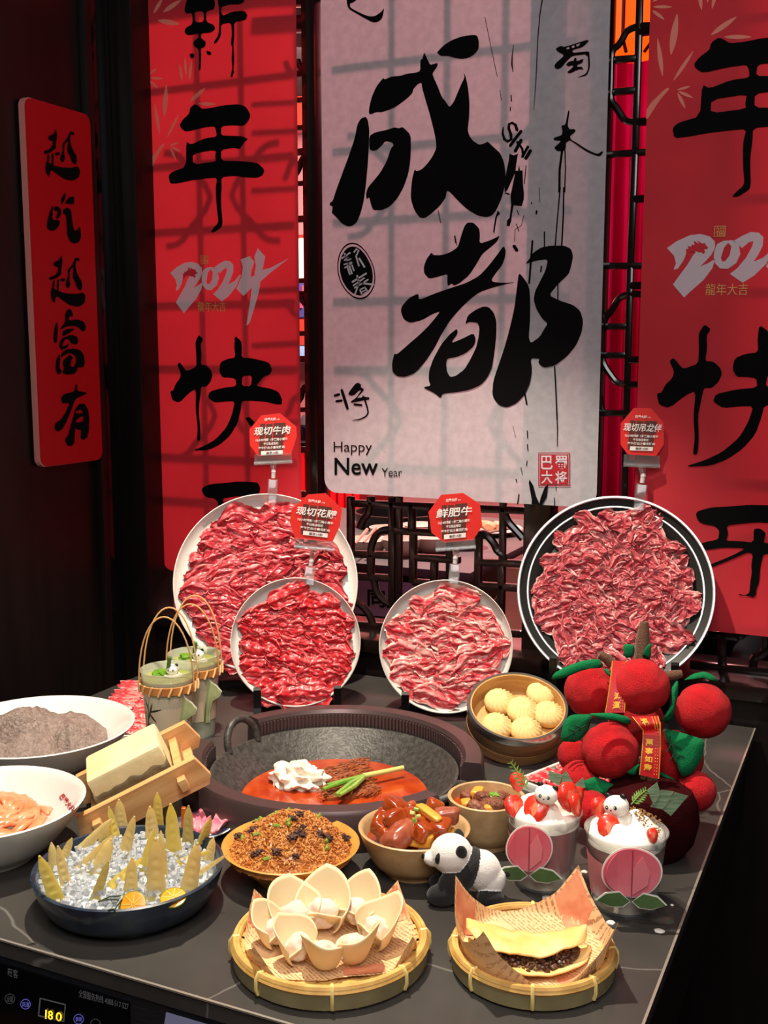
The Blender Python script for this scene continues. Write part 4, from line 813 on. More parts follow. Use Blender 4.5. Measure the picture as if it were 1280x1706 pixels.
def chunk(name, px, py, z, size, mat, seed, label, cat, grp, c2=None, bev=.35, rot=None):
    w = onz(px, py, z); r2 = random.Random(seed)
    cb, rc = (PB, .046) if cat == 'meat chunk' and 'pork' in name or 'strip' in name else (BB, .033)
    dx_, dy_ = w[0]-cb[0], w[1]-cb[1]; rl = math.hypot(dx_, dy_)
    if rl > rc: w = np.array((cb[0]+dx_*rc/rl, cb[1]+dy_*rc/rl, z))
    bm = MB().blob((0,0,0), 1.0, 3); pw = .55 if 'potato' not in name else .4
    vs = [Vector([math.copysign(abs(c_)**pw, c_)*s_ for c_, s_ in zip(v, size)]) for v in bm.v]; bm.v = [tuple(v*(1+.22*noise.noise(v*55+Vector((seed*3.1, 0, 0)))+.05*noise.noise(v*190+Vector((seed*1.1, 4, 0))))) for v in vs]
    o = bm.build(name, mat, None, loc=(w[0], w[1], w[2]), rot=rot or (r2.uniform(-.5,.5), r2.uniform(-.5,.5), r2.uniform(0,3)), ang=70); return tag(o, label, cat, grp)
pk = lambda x, y: (590+x/6.095, 1320+y/6.095)
for i, (x, y, z, s, mt) in enumerate(((430,150,.835,(.017,.015,.012),skin), (400,270,.828,(.018,.015,.013),skin), (230,340,.82,(.014,.014,.012),skin), (220,450,.812,(.012,.012,.010),skin), (430,470,.818,(.026,.018,.014),tan_), (600,240,.828,(.014,.014,.012),skin), (700,400,.822,(.017,.013,.012),skin), (820,310,.825,(.016,.013,.011),skin), (820,150,.832,(.012,.010,.010),skin), (940,240,.832,(.017,.013,.012),tan_), (920,390,.822,(.017,.014,.014),skin), (640,330,.822,(.015,.012,.012),skin), (330,230,.825,(.012,.012,.010),skin), (560,170,.822,(.012,.012,.01),skin))):
    px, py = pk(x, y); chunk('pork_chunk', px, py, z, s, mt, i, 'glossy brown braised pork chunk in the sand coloured bowl', 'meat chunk', 'braised pork chunks')
for i, (x, y, z, s) in enumerate(((660,530,.815,(.020,.009,.010)), (760,215,.838,(.022,.006,.005)), (1000,430,.815,(.016,.007,.006)))):
    px, py = pk(x, y); chunk('potato_strip', px, py, z, s, pot_y, 40+i, 'golden potato strip among the braised pork chunks', 'vegetable', 'potato strips in the pork bowl', rot=(.1, .15, [.3, -.5, .7][i]))
for i, (x, y) in enumerate(((630,180), (650,250), (615,290), (600,215))):
    w = onz(*pk(x, y), .842); tag(MB().tube([(-.003,0,0), (.003,.001,.001)], .0026, 8).build('scallion_ring', [grn, pale][i % 2], None, loc=w, rot=(0,.3,i)), 'chopped scallion ring on the braised pork', 'scallion', 'scallion rings on the braised pork')
bk_ = lambda x, y: (730+x/8.533, 1280+y/8.533)
for i, (x, y, z, s) in enumerate(((660,430,.812,(.013,.010,.009)), (800,540,.814,(.017,.013,.011)), (560,600,.812,(.017,.012,.009)), (430,400,.808,(.011,.010,.008)), (900,440,.810,(.012,.010,.009)), (700,690,.810,(.016,.010,.008)), (930,640,.808,(.013,.011,.008)), (480,640,.810,(.011,.010,.008)))):
    px, py = bk_(x, y); chunk('beef_chunk', px, py, z, s, beefm, 60+i, 'brown stewed beef chunk in the orange red sauce', 'meat chunk', 'beef chunks in the stew')
for i, (x, y) in enumerate(((320,540), (560,360), (800,700))):
    px, py = bk_(x, y); chunk('potato_wedge', px, py, .812, (.012,.008,.008), pot_y, 80+i, 'golden potato wedge in the beef stew bowl', 'vegetable', 'potato wedges in the stew')
w = onz(*bk_(800, 380), .822); tag(MB().blob((0,0,0), (.007,.005,.004), 3, .6, 3, 4).build('herb_tuft', grn, None, loc=w), 'small green herb tuft on the beef stew', 'herb')

# ================================================================= ice and bamboo shoots
icem = M('crushed ice', (244,248,252), .06, trans=.65, ior=1.31, c2=(240,244,248), ns=60)
m = MB(); rr = random.Random(8)
def ih(r): return .040 + .014*(1-(r/.11)**2)
for i in range(900):
    a = rr.uniform(0, 6.28); r = .106*math.sqrt(rr.random()); s = rr.uniform(.003, .0065)
    m.box((r*math.cos(a), r*math.sin(a), ih(r)+rr.uniform(-.002,.004)), (s*rr.uniform(.6,1.4), s, s*rr.uniform(.6,1.2)), (rr.uniform(0,3), rr.uniform(0,3), rr.uniform(0,3)))
tag(m.build('crushed_ice', icem, None, loc=(*UB, TZ), smooth=False), 'crushed clear ice filling the dark blue bowl', 'ice', kind='stuff')
tag(MB().lathe([(0, .046), (.05, .042), (.107, .037), (.106, .030), (0, .028)], 48).build('ice_bed', M('white ice melt', (214,220,224), .3, sss=.2), None, loc=(*UB, TZ)), 'white packed ice under the crushed pieces in the blue bowl', 'ice', kind='stuff')
shoot = M('pale yellow bamboo shoot', (250,236,184), .35, c2=(240,218,140), ns=24, stretch=(1,1,.5), sss=.15, coat=.15, translucent=.6); shooty = M('yellow green bamboo shoot', (240,224,110), .35, c2=(248,232,160), ns=20, sss=.15, coat=.15, translucent=.6); shooto = M('olive bamboo shoot', (212,198,120), .35, c2=(232,214,150), ns=20, sss=.1, coat=.15, translucent=.6)
def shoot_mesh(L, w, mat, flat_front):
    # half cone with a hollow, ladder-like cut face
    m = MB(); n = 20; k = 10
    def fn(u, v):
        t = v; r = w/2*(1-.45*t**1.5-.40*t**9)*(1+.03*math.sin(t*26)); r = max(r, w*.08)
        a = math.pi*(u*1.0); return (r*math.cos(a), r*math.sin(a)*.75, L*t)
    m.grid(fn, k, n)
    def fl(u, v):
        t = v; r = max(w/2*(1-.45*t**1.5-.40*t**9)*(1+.03*math.sin(t*26)), w*.08); x = r*(1-2*u); inn = max(0, 1-abs(2*u-1)*1.5)
        dip = -.10*w*inn*(.5+.5*math.cos(t*38))*(1 if t < .8 else .2)
        return (x, -dip*1.0, L*t)
    m.grid(fl, k, n*2)
    vs = m.v; tipz = L
    m.blob((0, w*.02, L), (w*.10, w*.07, w*.12), 1)
    return m
rr = random.Random(21)
SH_ = [(255,610,155,362,75,1),(235,430,222,285,50,0),(305,520,258,305,60,0),(290,365,335,260,45,0),(385,430,570,240,50,0),(485,440,555,265,80,0),(470,590,540,390,50,2),(620,370,685,140,70,0),(615,215,600,45,65,0),(595,265,545,85,60,1),(520,265,545,165,60,0),(560,520,730,370,55,1),(665,580,675,372,70,0),(735,450,795,210,50,1),(790,260,775,85,75,0),(820,180,815,8,55,1),(810,580,805,265,95,0),(850,490,835,220,50,0),(910,360,890,70,80,1),(985,295,990,80,65,2),(990,550,1040,290,85,0),(1070,285,1115,150,70,2),(930,400,1110,330,35,1),(1100,380,1130,260,60,0),(1050,455,1205,350,25,0),(400,310,560,150,50,0)]
for i, (bx, by, tx, ty, w, mi) in enumerate(SH_):
    b_ = (20+bx/3.368, 1320+by/3.368); t_ = (20+tx/3.368, 1320+ty/3.368)
    p0 = onz(*b_, TZ+.046); dep = (p0-CAM)@FW; p1 = CAM + ray(*t_)*(dep - .004)
    ax_ = Vector(map(float, p1-p0)); L = ax_.length; tocam = Vector(map(float, CAM-p0)).normalized()
    z = ax_.normalized(); y = (-tocam + z*z.dot(tocam)).normalized(); x = y.cross(z)
    a = [0, math.pi, .5, -.6][i % 4]*(1 if i % 3 else .3); Rm_ = Matrix((x, y, z)).transposed() @ Matrix.Rotation(a, 3, 'Z')
    o = shoot_mesh(L*1.12, 1.18*w/3.368*dep/F, None, i % 2).build('bamboo_shoot', [shoot, shooty, shooto][mi], None, loc=Vector(map(float, p0))-z*L*.12, rot=Rm_, ang=50)
    tag(o, ['pale yellow halved bamboo shoot standing in crushed ice', 'yellow green bamboo shoot spear stuck in crushed ice', 'olive tinted bamboo shoot spear stuck in crushed ice'][mi], 'bamboo shoot', ['pale bamboo shoots in the ice bowl', 'yellow green bamboo shoots in the ice bowl', 'olive bamboo shoots in the ice bowl'][mi])
citr = M('orange citrus flesh', (236,164,24), .3, c2=(222,140,20), ns=120, coat=.3); peel = M('green citrus peel', (124,136,40), .4)
for (x, y, lab, tl) in ((680,630,'halved wrinkled citrus beside the herb sprig in the ice', .9), (905,590,'halved orange citrus lying flat at the bowl edge in the ice', .35)):
    w = onz(20+x/3.368, 1320+y/3.368, TZ+.050); t = thing('citrus_half', lab, 'fruit', w, frame((.42*math.sin(tl), -.907*math.sin(tl), math.cos(tl))))
    MB().lathe([(0,-.010), (.009,-.008), (.0145,-.003), (.0155,0), (.0148,.0006)], 24).build('peel', peel, t); MB().lathe([(.0148,.0002), (.012,.0008), (0,.0004)], 24).build('flesh', citr, t)
    for k in range(8): a = k*.785; MB().box((.0075*math.cos(a), .0075*math.sin(a), .0008), (.012,.0007,.0006), (0,0,a)).build('membrane', M('citrus membrane', (240,206,110), .4), t)
w0 = onz(20+600/3.368, 1320+600/3.368, TZ+.052); t = thing('herb_sprig', 'thin dark green herb sprig lying on the crushed ice', 'herb', w0); dkg = M('dark green herb', (46,62,34), .5)
for pts in ([(575,660),(610,610),(650,575)], [(485,615),(550,585),(612,580)], [(500,610),(550,600),(600,605)], [(540,660),(570,655),(580,665)], [(610,610),(690,560)]):
    P_ = [Vector(map(float, onz(20+x/3.368, 1320+y/3.368, TZ+.054)-w0)) for x, y in pts]; MB().tube(P_, .0009, 6).build('stem', dkg, t)

# small blue and white dish with pickles
sd = thing('pickle_dish', 'small blue patterned white dish of pink pickled slices', 'dish', (-.859, 1.232, TZ))
SR3 = .0455
MB().lathe(bp(SR3, .016, .024, .003, .8), 48).build('body', china, sd)
bl_ = M('blue glaze print', (52,76,140), .3)
for a in range(10):
    w = a*.6283; MB().tube([( (.037+.004*math.cos(q_))*math.cos(w+.09*math.sin(q_)), (.037+.004*math.cos(q_))*math.sin(w+.09*math.sin(q_)), .0166) for q_ in [k*.785 for k in range(8)]], .0006, 4, closed=True).build('scroll_print', bl_, sd)
MB().tube([(.0435*math.cos(k*.1963), .0435*math.sin(k*.1963), .0172) for k in range(32)], .0007, 4, closed=True).build('rim_print', bl_, sd)
pinkp = M('pink pickled radish', (222,96,124), .3, c2=(236,150,160), ns=40, coat=.4); carr = M('orange carrot', (226,110,40), .35, coat=.3)
for i, (x, y, dx, dy) in enumerate(((330,1365,8,18), (337,1372,-6,14), (323,1370,3,18), (372,1362,8,-14), (365,1376,14,-10))):
    w = onz(x, y, TZ+.022); dvec = Vector(map(float, onz(x+dx, y+dy, TZ+.02)-w)); o = MB().grid(lambda u, v: dvec*(u*1.6-.8) + Vector((-dvec.y, dvec.x, 0)).normalized()*.009*(v-.5)*2 + Vector((0,0,.006*math.sin(u*3.14)+.003*math.cos(v*6))), 10, 6).build('pickled_slice', pinkp, None, loc=w, ang=180)
    md = o.modifiers.new('thick', 'SOLIDIFY'); md.thickness = .003; tag(o, 'pink pickled radish slice in the blue patterned dish', 'pickle', 'pickled slices')
w = onz(306, 1362, TZ+.035); tag(MB().box((0,0,0), (.006,.006,.034), (.2,.1,.3), bev=.001).build('carrot_stick', carr, None, loc=w), 'orange carrot stick standing in the blue patterned dish', 'vegetable')
# ================================================================= wooden crate with a block of fish paste
pine = M('pale pine wood', (226,178,120), .5, c2=(206,150,94), ns=8, nd=5, stretch=(1,12,12), bump=.06)
V3 = lambda a: Vector(map(float, a))
fn_, ff_, bn_, bf_ = V3(onz(148,1352,.80)), V3(onz(333,1255,.87)), V3(onz(112,1299,.80)), V3(onz(294,1210,.87))
ex_ = ((ff_-fn_)+(bf_-bn_)).normalized(); wy = ((bn_-fn_)+(bf_-ff_))/2; wy -= ex_*wy.dot(ex_); Wc = wy.length; ey_ = wy.normalized(); ez_ = ex_.cross(ey_)
if ez_.z < 0: ez_ = -ez_
RmC = Matrix((ex_, ey_, ez_)).transposed()
if RmC.determinant() < 0: ey_ = -ey_; RmC = Matrix((ex_, ey_, ez_)).transposed()
Lc = (ff_-fn_).length; Hc = .046; ctr = (fn_+ff_+bn_+bf_)/4 - ez_*Hc
cr = thing('wooden_crate', 'open pine crate holding a pale block, leaning on the stove ring', 'crate', ctr, RmC)
sgn = 1 if (fn_-ctr).dot(ey_) > 0 else -1     # side nearest the camera
for s in (-1, 1):
    yy = s*Wc/2
    prof = [(-Lc/2-.012, 0), (Lc/2+.006, 0), (Lc/2+.014, Hc*.25), (Lc/2+.004, Hc), (-Lc/2-.004, Hc), (-Lc/2-.014, Hc*.3)]
    Tm = Matrix(((1,0,0,0), (0,0,1,yy-.006), (0,1,0,0), (0,0,0,1))); MB().prism(prof, Tm, .012).build('side_board', pine, cr, smooth=False)
for x in (-Lc/2+.018, Lc/2-.024): MB().box((x, 0, Hc*.52), (.012, Wc+.044, .018), bev=.001).build('cross_bar', pine, cr); MB().box((x+.001, 0, Hc*.30), (.010, Wc-.014, Hc*.6), bev=.001).build('end_board', pine, cr)
MB().box((0, 0, .004), (Lc-.01, Wc-.012, .006)).build('bottom_board', pine, cr)
paste = M('cream fish paste', (232,218,170), .55, c2=(222,204,150), ns=20, bump=.25, bs=60); pasteg = M('grey brown coating', (140,120,84), .6, c2=(112,96,66), ns=40, bump=.4, bs=90)
blk = thing('paste_block', 'pale block with a grey brown side sitting in the pine crate', 'food', ctr + ez_*.007, RmC)
bmb = MB().box((-.004, 0, .037), (Lc*.66, Wc*.66, .066), bev=.006); bmb.v = [tuple(Vector(v)*(1+.03*noise.noise(Vector(v)*50))) for v in bmb.v]; bmb.build('block', paste, blk)
cg = MB().grid(lambda u, v: (Vector((-.004-Lc*.335+Lc*.67*u, sgn*(Wc*.342+.0010+.0015*noise.noise(Vector((u*9, v*4, 1)))) - sgn*max(0, v-.72)*.05, .006+.060*min(1, v*(.82+.18*noise.noise(Vector((u*7, 3, 2)))))))), 40, 16); cg.build('coating', pasteg, blk, ang=180)
let = M('green lettuce', (120,170,40), .45, c2=(90,140,30), ns=30, translucent=.2)
lp = ctr + ex_*(-Lc*.5+.028) + ey_*sgn*.012 + ez_*.03
tag(MB().grid(lambda u, v: ex_*(.006*math.sin(u*26)*v + .003*math.cos(u*40)) + ey_*(.055*(u-.5)) + ez_*(.034*(v-.5)) , 40, 8).build('lettuce_leaf', let, None, loc=lp, ang=180), 'frilly green lettuce leaf tucked beside the pale block', 'lettuce')

# ================================================================= flat trays of sliced beef
def tray(O, a, b, la, lb, label, slabel, group, seed, rows, n):
    a = Vector((*a, 0)).normalized(); b = Vector((-a.y, a.x, 0)); 
    if b.dot(Vector((*O, 0))*0 + Vector((1, .4, 0))) < 0: b = -b
    c = Vector((*O, TZ)) + a*la/2 + b*lb/2
    t = thing('serving_tray', label, 'tray', c, Matrix((a, Vector((0,0,1)).cross(a), Vector((0,0,1)))).transposed())
    m = MB().box((0,0,.004), (la, lb, .008), bev=.002)
    for s in (-1, 1): m.box((0, s*(lb/2-.003), .009), (la, .006, .012), bev=.002).box((s*(la/2-.003), 0, .009), (.006, lb, .012), bev=.002)
    m.build('tray_body', china, t); rr = random.Random(seed)
    ms = [slice_mesh(.06, .030, 'fatty' if seed % 2 else 'red', seed+i) for i in range(4)]; k = 0
    for i in range(n):
        for j in range(rows):
            x = -la/2+.024+(la-.05)*i/(n-1); y = -lb/2+.03+(lb-.06)*(j/(max(1, rows-1)))
            o = put('beef_slice', ms[k % 4], None, c + t.rotation_euler.to_matrix() @ Vector((x, y, .014+rr.uniform(0,.003))), Euler((rr.uniform(-.2,.2), .1, t.rotation_euler.z+1.57+rr.uniform(-.3,.3)))); tag(o, slabel, 'meat slice', group); k += 1
    return t
tl = tray((-1.405, 1.75), (.45,-.89), None, .33, .115, 'long white tray of pink sliced beef behind the tripe bowl', 'pink beef slice on the long white tray', 'beef slices on the long tray', 33, 2, 11)
fnl = lambda x, y: np.array((x, y, .0085))
tray((-.508, 1.588), (.386,.922), None, .17, .13, 'small white tray of pink sliced beef beside the red plush fruits', 'pink beef slice on the small white tray', 'beef slices on the small tray', 53, 3, 6) if False else None
a2 = Vector((.386,.922,0)); b2 = Vector((.922,-.386,0)); c2_ = Vector((-.508,1.588,TZ)) + a2*.085 + b2*.06
t = thing('serving_tray', 'small white tray of pink sliced beef beside the red plush fruits', 'tray', c2_, (0,0,math.atan2(a2.y, a2.x)))
m = MB().box((0,0,.004), (.17,.12,.008), bev=.002)
for s in (-1, 1): m.box((0, s*.057, .009), (.17,.006,.012), bev=.002).box((s*.082, 0, .009), (.006,.12,.012), bev=.002)
m.build('tray_body', china, t); rr = random.Random(4); ms = [slice_mesh(.05, .026, 'fatty', 71+i) for i in range(3)]
for i in range(6):
    for j in range(3):
        o = put('beef_slice', ms[(i+j) % 3], None, c2_ + a2*(-.06+.024*i) + b2*(-.034+.034*j) + Vector((0,0,.014)), (0, .1, math.atan2(a2.y, a2.x)+1.4+rr.uniform(-.3,.3))); tag(o, 'pink beef slice on the small white tray', 'meat slice', 'beef slices on the small tray')

# ================================================================= matcha cups with twine handles
twine = M('tan twine', (214,164,104), .7); rattan = M('orange rattan', (206,140,72), .6, c2=(180,112,54), ns=40); cupclear = M('frosted clear cup', (214,218,196), .2, alpha=.45, spec=.7)
matcha = M('green matcha', (150,160,70), .3, c2=(180,184,104), ns=14); paper = M('beige printed sleeve', (226,206,172), .6, c2=(214,192,156), ns=12); leafpr = M('dark bamboo print', (34,40,30), .6); lotus = M('lotus leaf card', (190,196,140), .6, c2=(110,124,70), ns=18); lotusd = M('lotus stalk print', (86,106,44), .6)
marsh = M('white marshmallow', (240,236,228), .6, sss=.15); blackink = M('black icing', (20,20,22), .4)
def panda_topper(loc, s, face, label, tilt=0):
    # a small marshmallow panda head: face direction is horizontal unit vector
    fx = Vector(face).normalized(); Rm = Matrix((Vector((0,0,1)).cross(fx)*-1, -fx, Vector((0,0,1)))).transposed()
    Rm = Matrix((fx.cross(Vector((0,0,1))), -fx, Vector((0,0,1)))).transposed()
    if Rm.determinant() < 0: Rm = Matrix((-fx.cross(Vector((0,0,1))), -fx, Vector((0,0,1)))).transposed()
    t = thing('panda_topper', label, 'topping', loc, Rm @ Matrix.Rotation(tilt, 3, 'Y'))
    MB().blob((0,0,s*.8), (s*1.12, s, s*.92), 3).build('head', marsh, t)
    for k in (-1, 1):
        MB().blob((k*s*.72, s*.1, s*1.62), (s*.30, s*.2, s*.28), 2).build('ear', blackink, t)
        MB().blob((k*s*.38, -s*.90, s*.92), (s*.16, s*.1, s*.19), 2).build('eye', blackink, t); MB().blob((k*s*.36, -s*.985, s*.97), s*.055, 1).build('eye_glint', marsh, t)
    MB().blob((0, -s*.98, s*.72), (s*.09, s*.06, s*.07), 2).build('nose', blackink, t)
    return t
def matcha_cup(x, y, label, i):
    t = thing('matcha_cup', label, 'cup', (x, y, TZ)); H = .150
    MB().lathe([(0,.002), (.034,.002), (.0455,H-.004), (.0475,H), (.0480,H-.001), (.0465,H-.006), (.035,0), (0,0)], 48).build('cup_wall', cupclear, t)
    MB().lathe([(0,.004), (.0335,.004), (.0435,H-.016), (.04,H-.013), (0,H-.012)], 48).build('matcha_drink', matcha, t)
    MB().blob((-.012,.0,H-.011), (.018,.014,.008), 3, .4, 2, i).build('mint_leaves', let, t)
    MB().blob((.014,-.004,H-.012), (.016,.013,.007), 3, .3, 2, i+3).build('cream_dab', M('cream', (240,232,200), .5), t)
    a0 = math.radians(-150); a1 = math.radians(10)
    MB().grid(lambda u, v: Vector(((.0375+.0075*(.2+.55*v))*math.cos(a0+(a1-a0)*u), (.0375+.0075*(.2+.55*v))*math.sin(a0+(a1-a0)*u), H*(.22+.5*v))), 40, 4).build('sleeve', paper, t, ang=180)
    def cyl(u, z): a = math.radians(-82+u*1.5); r = .0388+.0075*(z/H*1.1-.1)*.9; return (r*math.cos(a), r*math.sin(a), z)
    lf = [lens((-18+dx, .062+dz), (-18+dx+ex2, .062+dz+ez2), .0) for dx, dz, ex2, ez2 in ()]
    rr = random.Random(3+i); m = MB()
    for (u0, z0, u1, z1) in ((-22,.04,-16,.105), (-16,.082,8,.09), (-16,.08,-2,.066), (-17,.085,-26,.105), (-19,.062,-6,.048), (-20,.06,-28,.046), (-20,.05,-2,.040), (-20,.045,-30,.038), (-18,.07,-8,.10), (-10,.036,8,.042)):
        w = 1.6; N_ = 6
        def fn2(u, v): 
            uu = u0+(u1-u0)*u; zz2 = z0+(z1-z0)*u; k = math.sin(math.pi*min(1, u*.9+.08))*(1 if abs(u1-u0) > 7 or u0 > -17 else .35)
            du = -(z1-z0)*400; dz2 = (u1-u0)*.0012; ll = math.hypot(du, dz2*800)+1e-6
            return cyl(uu + (v-.5)*du/ll*5*k*.8, zz2 + (v-.5)*dz2*800/ll*.0035*k)
        m.grid(fn2, N_, 1)
    m.build('bamboo_print', leafpr, t)
    MB().lathe([(.0445,H*.76), (.0485,H*.765), (.0490,H*.85), (.0465,H*.855)], 48).build('rattan_band', rattan, t)
    for k in range(18):
        a = k*.349+.1; b = a+.14; MB().tube([(.0500*math.cos(a), .0500*math.sin(a), H*.755), (.0507*math.cos((a+b)/2), .0507*math.sin((a+b)/2), H*.81), (.0497*math.cos(b), .0497*math.sin(b), H*.86)], .0020, 6).build('raffia_wrap', M('pale raffia', (224,178,120), .6), t)
    # two twine loops
    for (ang, lean, hh) in ((25, -.020, .125), (25, .020, .130)):
        a = math.radians(ang); d = Vector((math.cos(a), math.sin(a), 0)); n_ = Vector((-d.y, d.x, 0)); pts = []
        for k in range(21):
            w = math.pi*k/20; pts.append(d*(.047*math.cos(w)*(1-.12*math.sin(w))) + n_*(lean*(.9+.3*math.sin(w))) + Vector((0,0,H*.80 + (hh)*math.sin(w)**.75)))
        MB().tube(pts, .0014, 6).build('twine_handle', twine, t)
    # leaf shaped card on the right side
    a = math.radians(8); d = Vector((math.cos(a), math.sin(a), 0)); fx = Vector((.42,-.907,0)); rx = Vector((.907,.42,0))
    Tm = Matrix(((rx.x,0,fx.x,.030), (rx.y,0,fx.y,-.030), (0,1,0,.032), (0,0,0,1))); Tm = Matrix.Translation((.030,-.022,.032)) @ Matrix(((rx.x,0,-fx.x,0), (rx.y,0,-fx.y,0), (0,1,0,0), (0,0,0,1)))
    outl = [(-.022,.028), (-.016,.050), (-.004,.070), (.002,.088), (.010,.086), (.015,.074), (.026,.066), (.034,.056), (.030,.046), (.018,.038), (.013,.022), (.012,.0), (0,-.004), (-.004,.014), (-.014,.020)]
    MB().prism(outl, Tm, .0012).build('leaf_card', lotus, t, smooth=False)
    MB().prism([(p[0]*1.05, .03+(p[1]-.03)*1.03) for p in outl], Tm @ Matrix.Translation((0,0,.0012)), .0006).build('card_border', M('white card edge', (228,226,216), .6), t, smooth=False)
    MB().prism([(.000,.0), (.006,.0), (.007,.085), (.003,.086)], Tm @ Matrix.Translation((0,0,-.0006)), .0005).build('stalk_print', lotusd, t, smooth=False)
    MB().box((.010,-.012,H+.008), (.006,.006,.034), (.2,.2,.3), bev=.001).build('bamboo_stick', M('green bamboo stick', (70,116,50), .4), t)
    panda_topper((x+.013, y-.006, TZ+H-.008), .010, (.3,-.95,0), label.replace('paper cup','panda').split(' with')[0] if False else ['marshmallow panda head floating in the front matcha cup', 'marshmallow panda head floating in the rear matcha cup'][i])
    return t
matcha_cup(-1.097, 1.487, 'matcha cup with twine handles and a leaf card beside the crate', 0); matcha_cup(-1.112, 1.585, 'matcha cup with twine handles standing behind the other one', 1)

# ================================================================= woven baskets
straw = M('woven bamboo strip', (222,180,104), .5, c2=(200,152,80), ns=30); hoopm = M('bamboo hoop', (216,172,98), .45, c2=(186,140,72), ns=40); sidem = M('weathered bamboo band', (150,136,96), .5, c2=(128,116,80), ns=30); tie = M('yellow tie', (236,210,130), .5)
def paper_mat():
    m = M('printed kraft paper', (240,202,154), .7, c2=(236,194,142), ns=20, translucent=.15); nt = m.node_tree; N = nt.nodes; L = nt.links; b = N['Principled BSDF']; src = b.inputs['Base Color'].links[0].from_socket
    tc = N.new('ShaderNodeTexCoord'); mp = N.new('ShaderNodeMapping'); mp.inputs['Scale'].default_value = (1, 1, 1); mp.inputs['Rotation'].default_value = (0, 0, .5); L.new(tc.outputs['Object'], mp.inputs[0])
    w = N.new('ShaderNodeTexWave'); w.wave_type = 'BANDS'; w.bands_direction = 'Y'; w.inputs['Scale'].default_value = 72; L.new(mp.outputs[0], w.inputs['Vector'])
    n1 = N.new('ShaderNodeTexNoise'); n1.inputs['Scale'].default_value = 330; L.new(mp.outputs[0], n1.inputs['Vector']); n2 = N.new('ShaderNodeTexNoise'); n2.inputs['Scale'].default_value = 22; n2.inputs['Detail'].default_value = 0; L.new(mp.outputs[0], n2.inputs['Vector'])
    def th(s, a, c): r = N.new('ShaderNodeValToRGB'); r.color_ramp.elements[0].position = a; r.color_ramp.elements[1].position = c; L.new(s, r.inputs[0]); return r.outputs[0]
    def mul(a, c): k = N.new('ShaderNodeMath'); k.operation = 'MULTIPLY'; L.new(a, k.inputs[0]); L.new(c, k.inputs[1]); return k.outputs[0]
    f_ = mul(mul(th(w.outputs['Fac'], .62, .7), th(n1.outputs['Fac'], .44, .5)), th(n2.outputs['Fac'], .42, .46))
    f2_ = N.new('ShaderNodeMath'); f2_.operation = 'MULTIPLY'; f2_.inputs[1].default_value = .75; L.new(f_, f2_.inputs[0])
    mx = N.new('ShaderNodeMix'); mx.data_type = 'RGBA'; L.new(f2_.outputs[0], mx.inputs[0]); L.new(src, mx.inputs[6]); mx.inputs[7].default_value = lin((150,84,52)); L.new(mx.outputs[2], b.inputs['Base Color']); return m
kraft = paper_mat(); redprint = M('red printed kraft panel', (206,116,84), .7, c2=(222,150,110), ns=50)
def basket(c, R, H, label, rot):
    t = thing('woven_basket', label, 'basket', c, (0,0,rot)); n = int(2*R/.0105)
    for k in range(n):
        o_ = -R + 2*R*(k+.5)/n; h = math.sqrt(max(1e-6, (R*.93)**2-o_*o_))
        for dr in (0, 1):
            pts = []
            for q_ in range(9):
                u = -h+2*h*q_/8; z = .010 + .03*((u*u+o_*o_)/(R*R))**2*.55 + (.0008 if (k+q_+dr) % 2 else -.0008); pts.append((u, o_, z) if dr == 0 else (o_, u, z))
            m = MB(); w = .0042
            vs = []
            for p in pts: vs += [(p[0], p[1]-w, p[2]), (p[0], p[1]+w, p[2])] if dr == 0 else [(p[0]-w, p[1], p[2]), (p[0]+w, p[1], p[2])]
            m.add(vs, [(2*i, 2*i+1, 2*i+3, 2*i+2) for i in range(8)]).build('strip', straw, t)
    for rr_, z, tr_ in ((R*.965, H*.55, .0034), (R*.955, H*.80, .0034), (R*.955, H*1.0, .0036), (R*.985, H*1.04, .0036), (R*1.0, H*.9, .0036)):
        MB().tube([(rr_*math.cos(i*6.2832/64), rr_*math.sin(i*6.2832/64), z) for i in range(64)], tr_, 6, closed=True).build('hoop', hoopm, t)
    MB().lathe([(R*.985, H*.12), (R*1.01, H*.14), (R*1.02, H*.86), (R*.995, H*.9)], 64).build('side_band', sidem, t)
    for k in range(8):
        a = k*.7854+.2
        MB().tube([((R*rr_)*math.cos(a), (R*rr_)*math.sin(a), z) for rr_, z in ((1.015,H*.2), (1.04,H*.5), (1.035,H*.95), (1.0,H*1.16), (.95,H*1.14), (.93,H*.9))], .0022, 6).build('tie', tie, t)
    return t
def sheet_paper(c, hw, hh, rot, z0, R, corner, seed, label, bite=0):
    # crumpled printed paper liner: flat in the middle, bent up by the basket wall
    def fn(u, v):
        x = (u-.5)*2*hw; y = (v-.5)*2*hh; xr = x*math.cos(rot)-y*math.sin(rot); yr = x*math.sin(rot)+y*math.cos(rot); r = math.hypot(xr, yr)
        z = z0 + .003*noise.noise(Vector((x*30, y*30, seed))) + .0012*noise.noise(Vector((x*90, y*90, seed)))
        z += .012*min(1, (r/R))**3
        if r > R*.88:
            e = r-R*.88; z += e*corner; k = (R*.88+e*.42)/r; xr *= k; yr *= k
        return (xr, yr, z)
    t = thing('paper_liner', label, 'paper', c)
    MB().grid(fn, 40, 40).build('sheet', kraft, t, ang=180)
    for (u0, u1, v0, v1) in ((.78,.98,.70,.98), (.02,.22,.74,.98), (.55,.78,.02,.16)):
        MB().grid(lambda u, v: Vector(fn(u0+(u1-u0)*u, v0+(v1-v0)*v)) + Vector((0,0,.0007)), 10, 10).build('print_panel', redprint, t, ang=180)
    return t
B1 = (-.545, 1.029, TZ); B1R = .1095; B2 = (-.330, 1.107, TZ); B2R = .090
basket(B1, B1R, .025, 'round woven bamboo basket of folded wontons', .3); basket(B2, B2R, .025, 'round woven bamboo basket holding a folded pancake', .1)
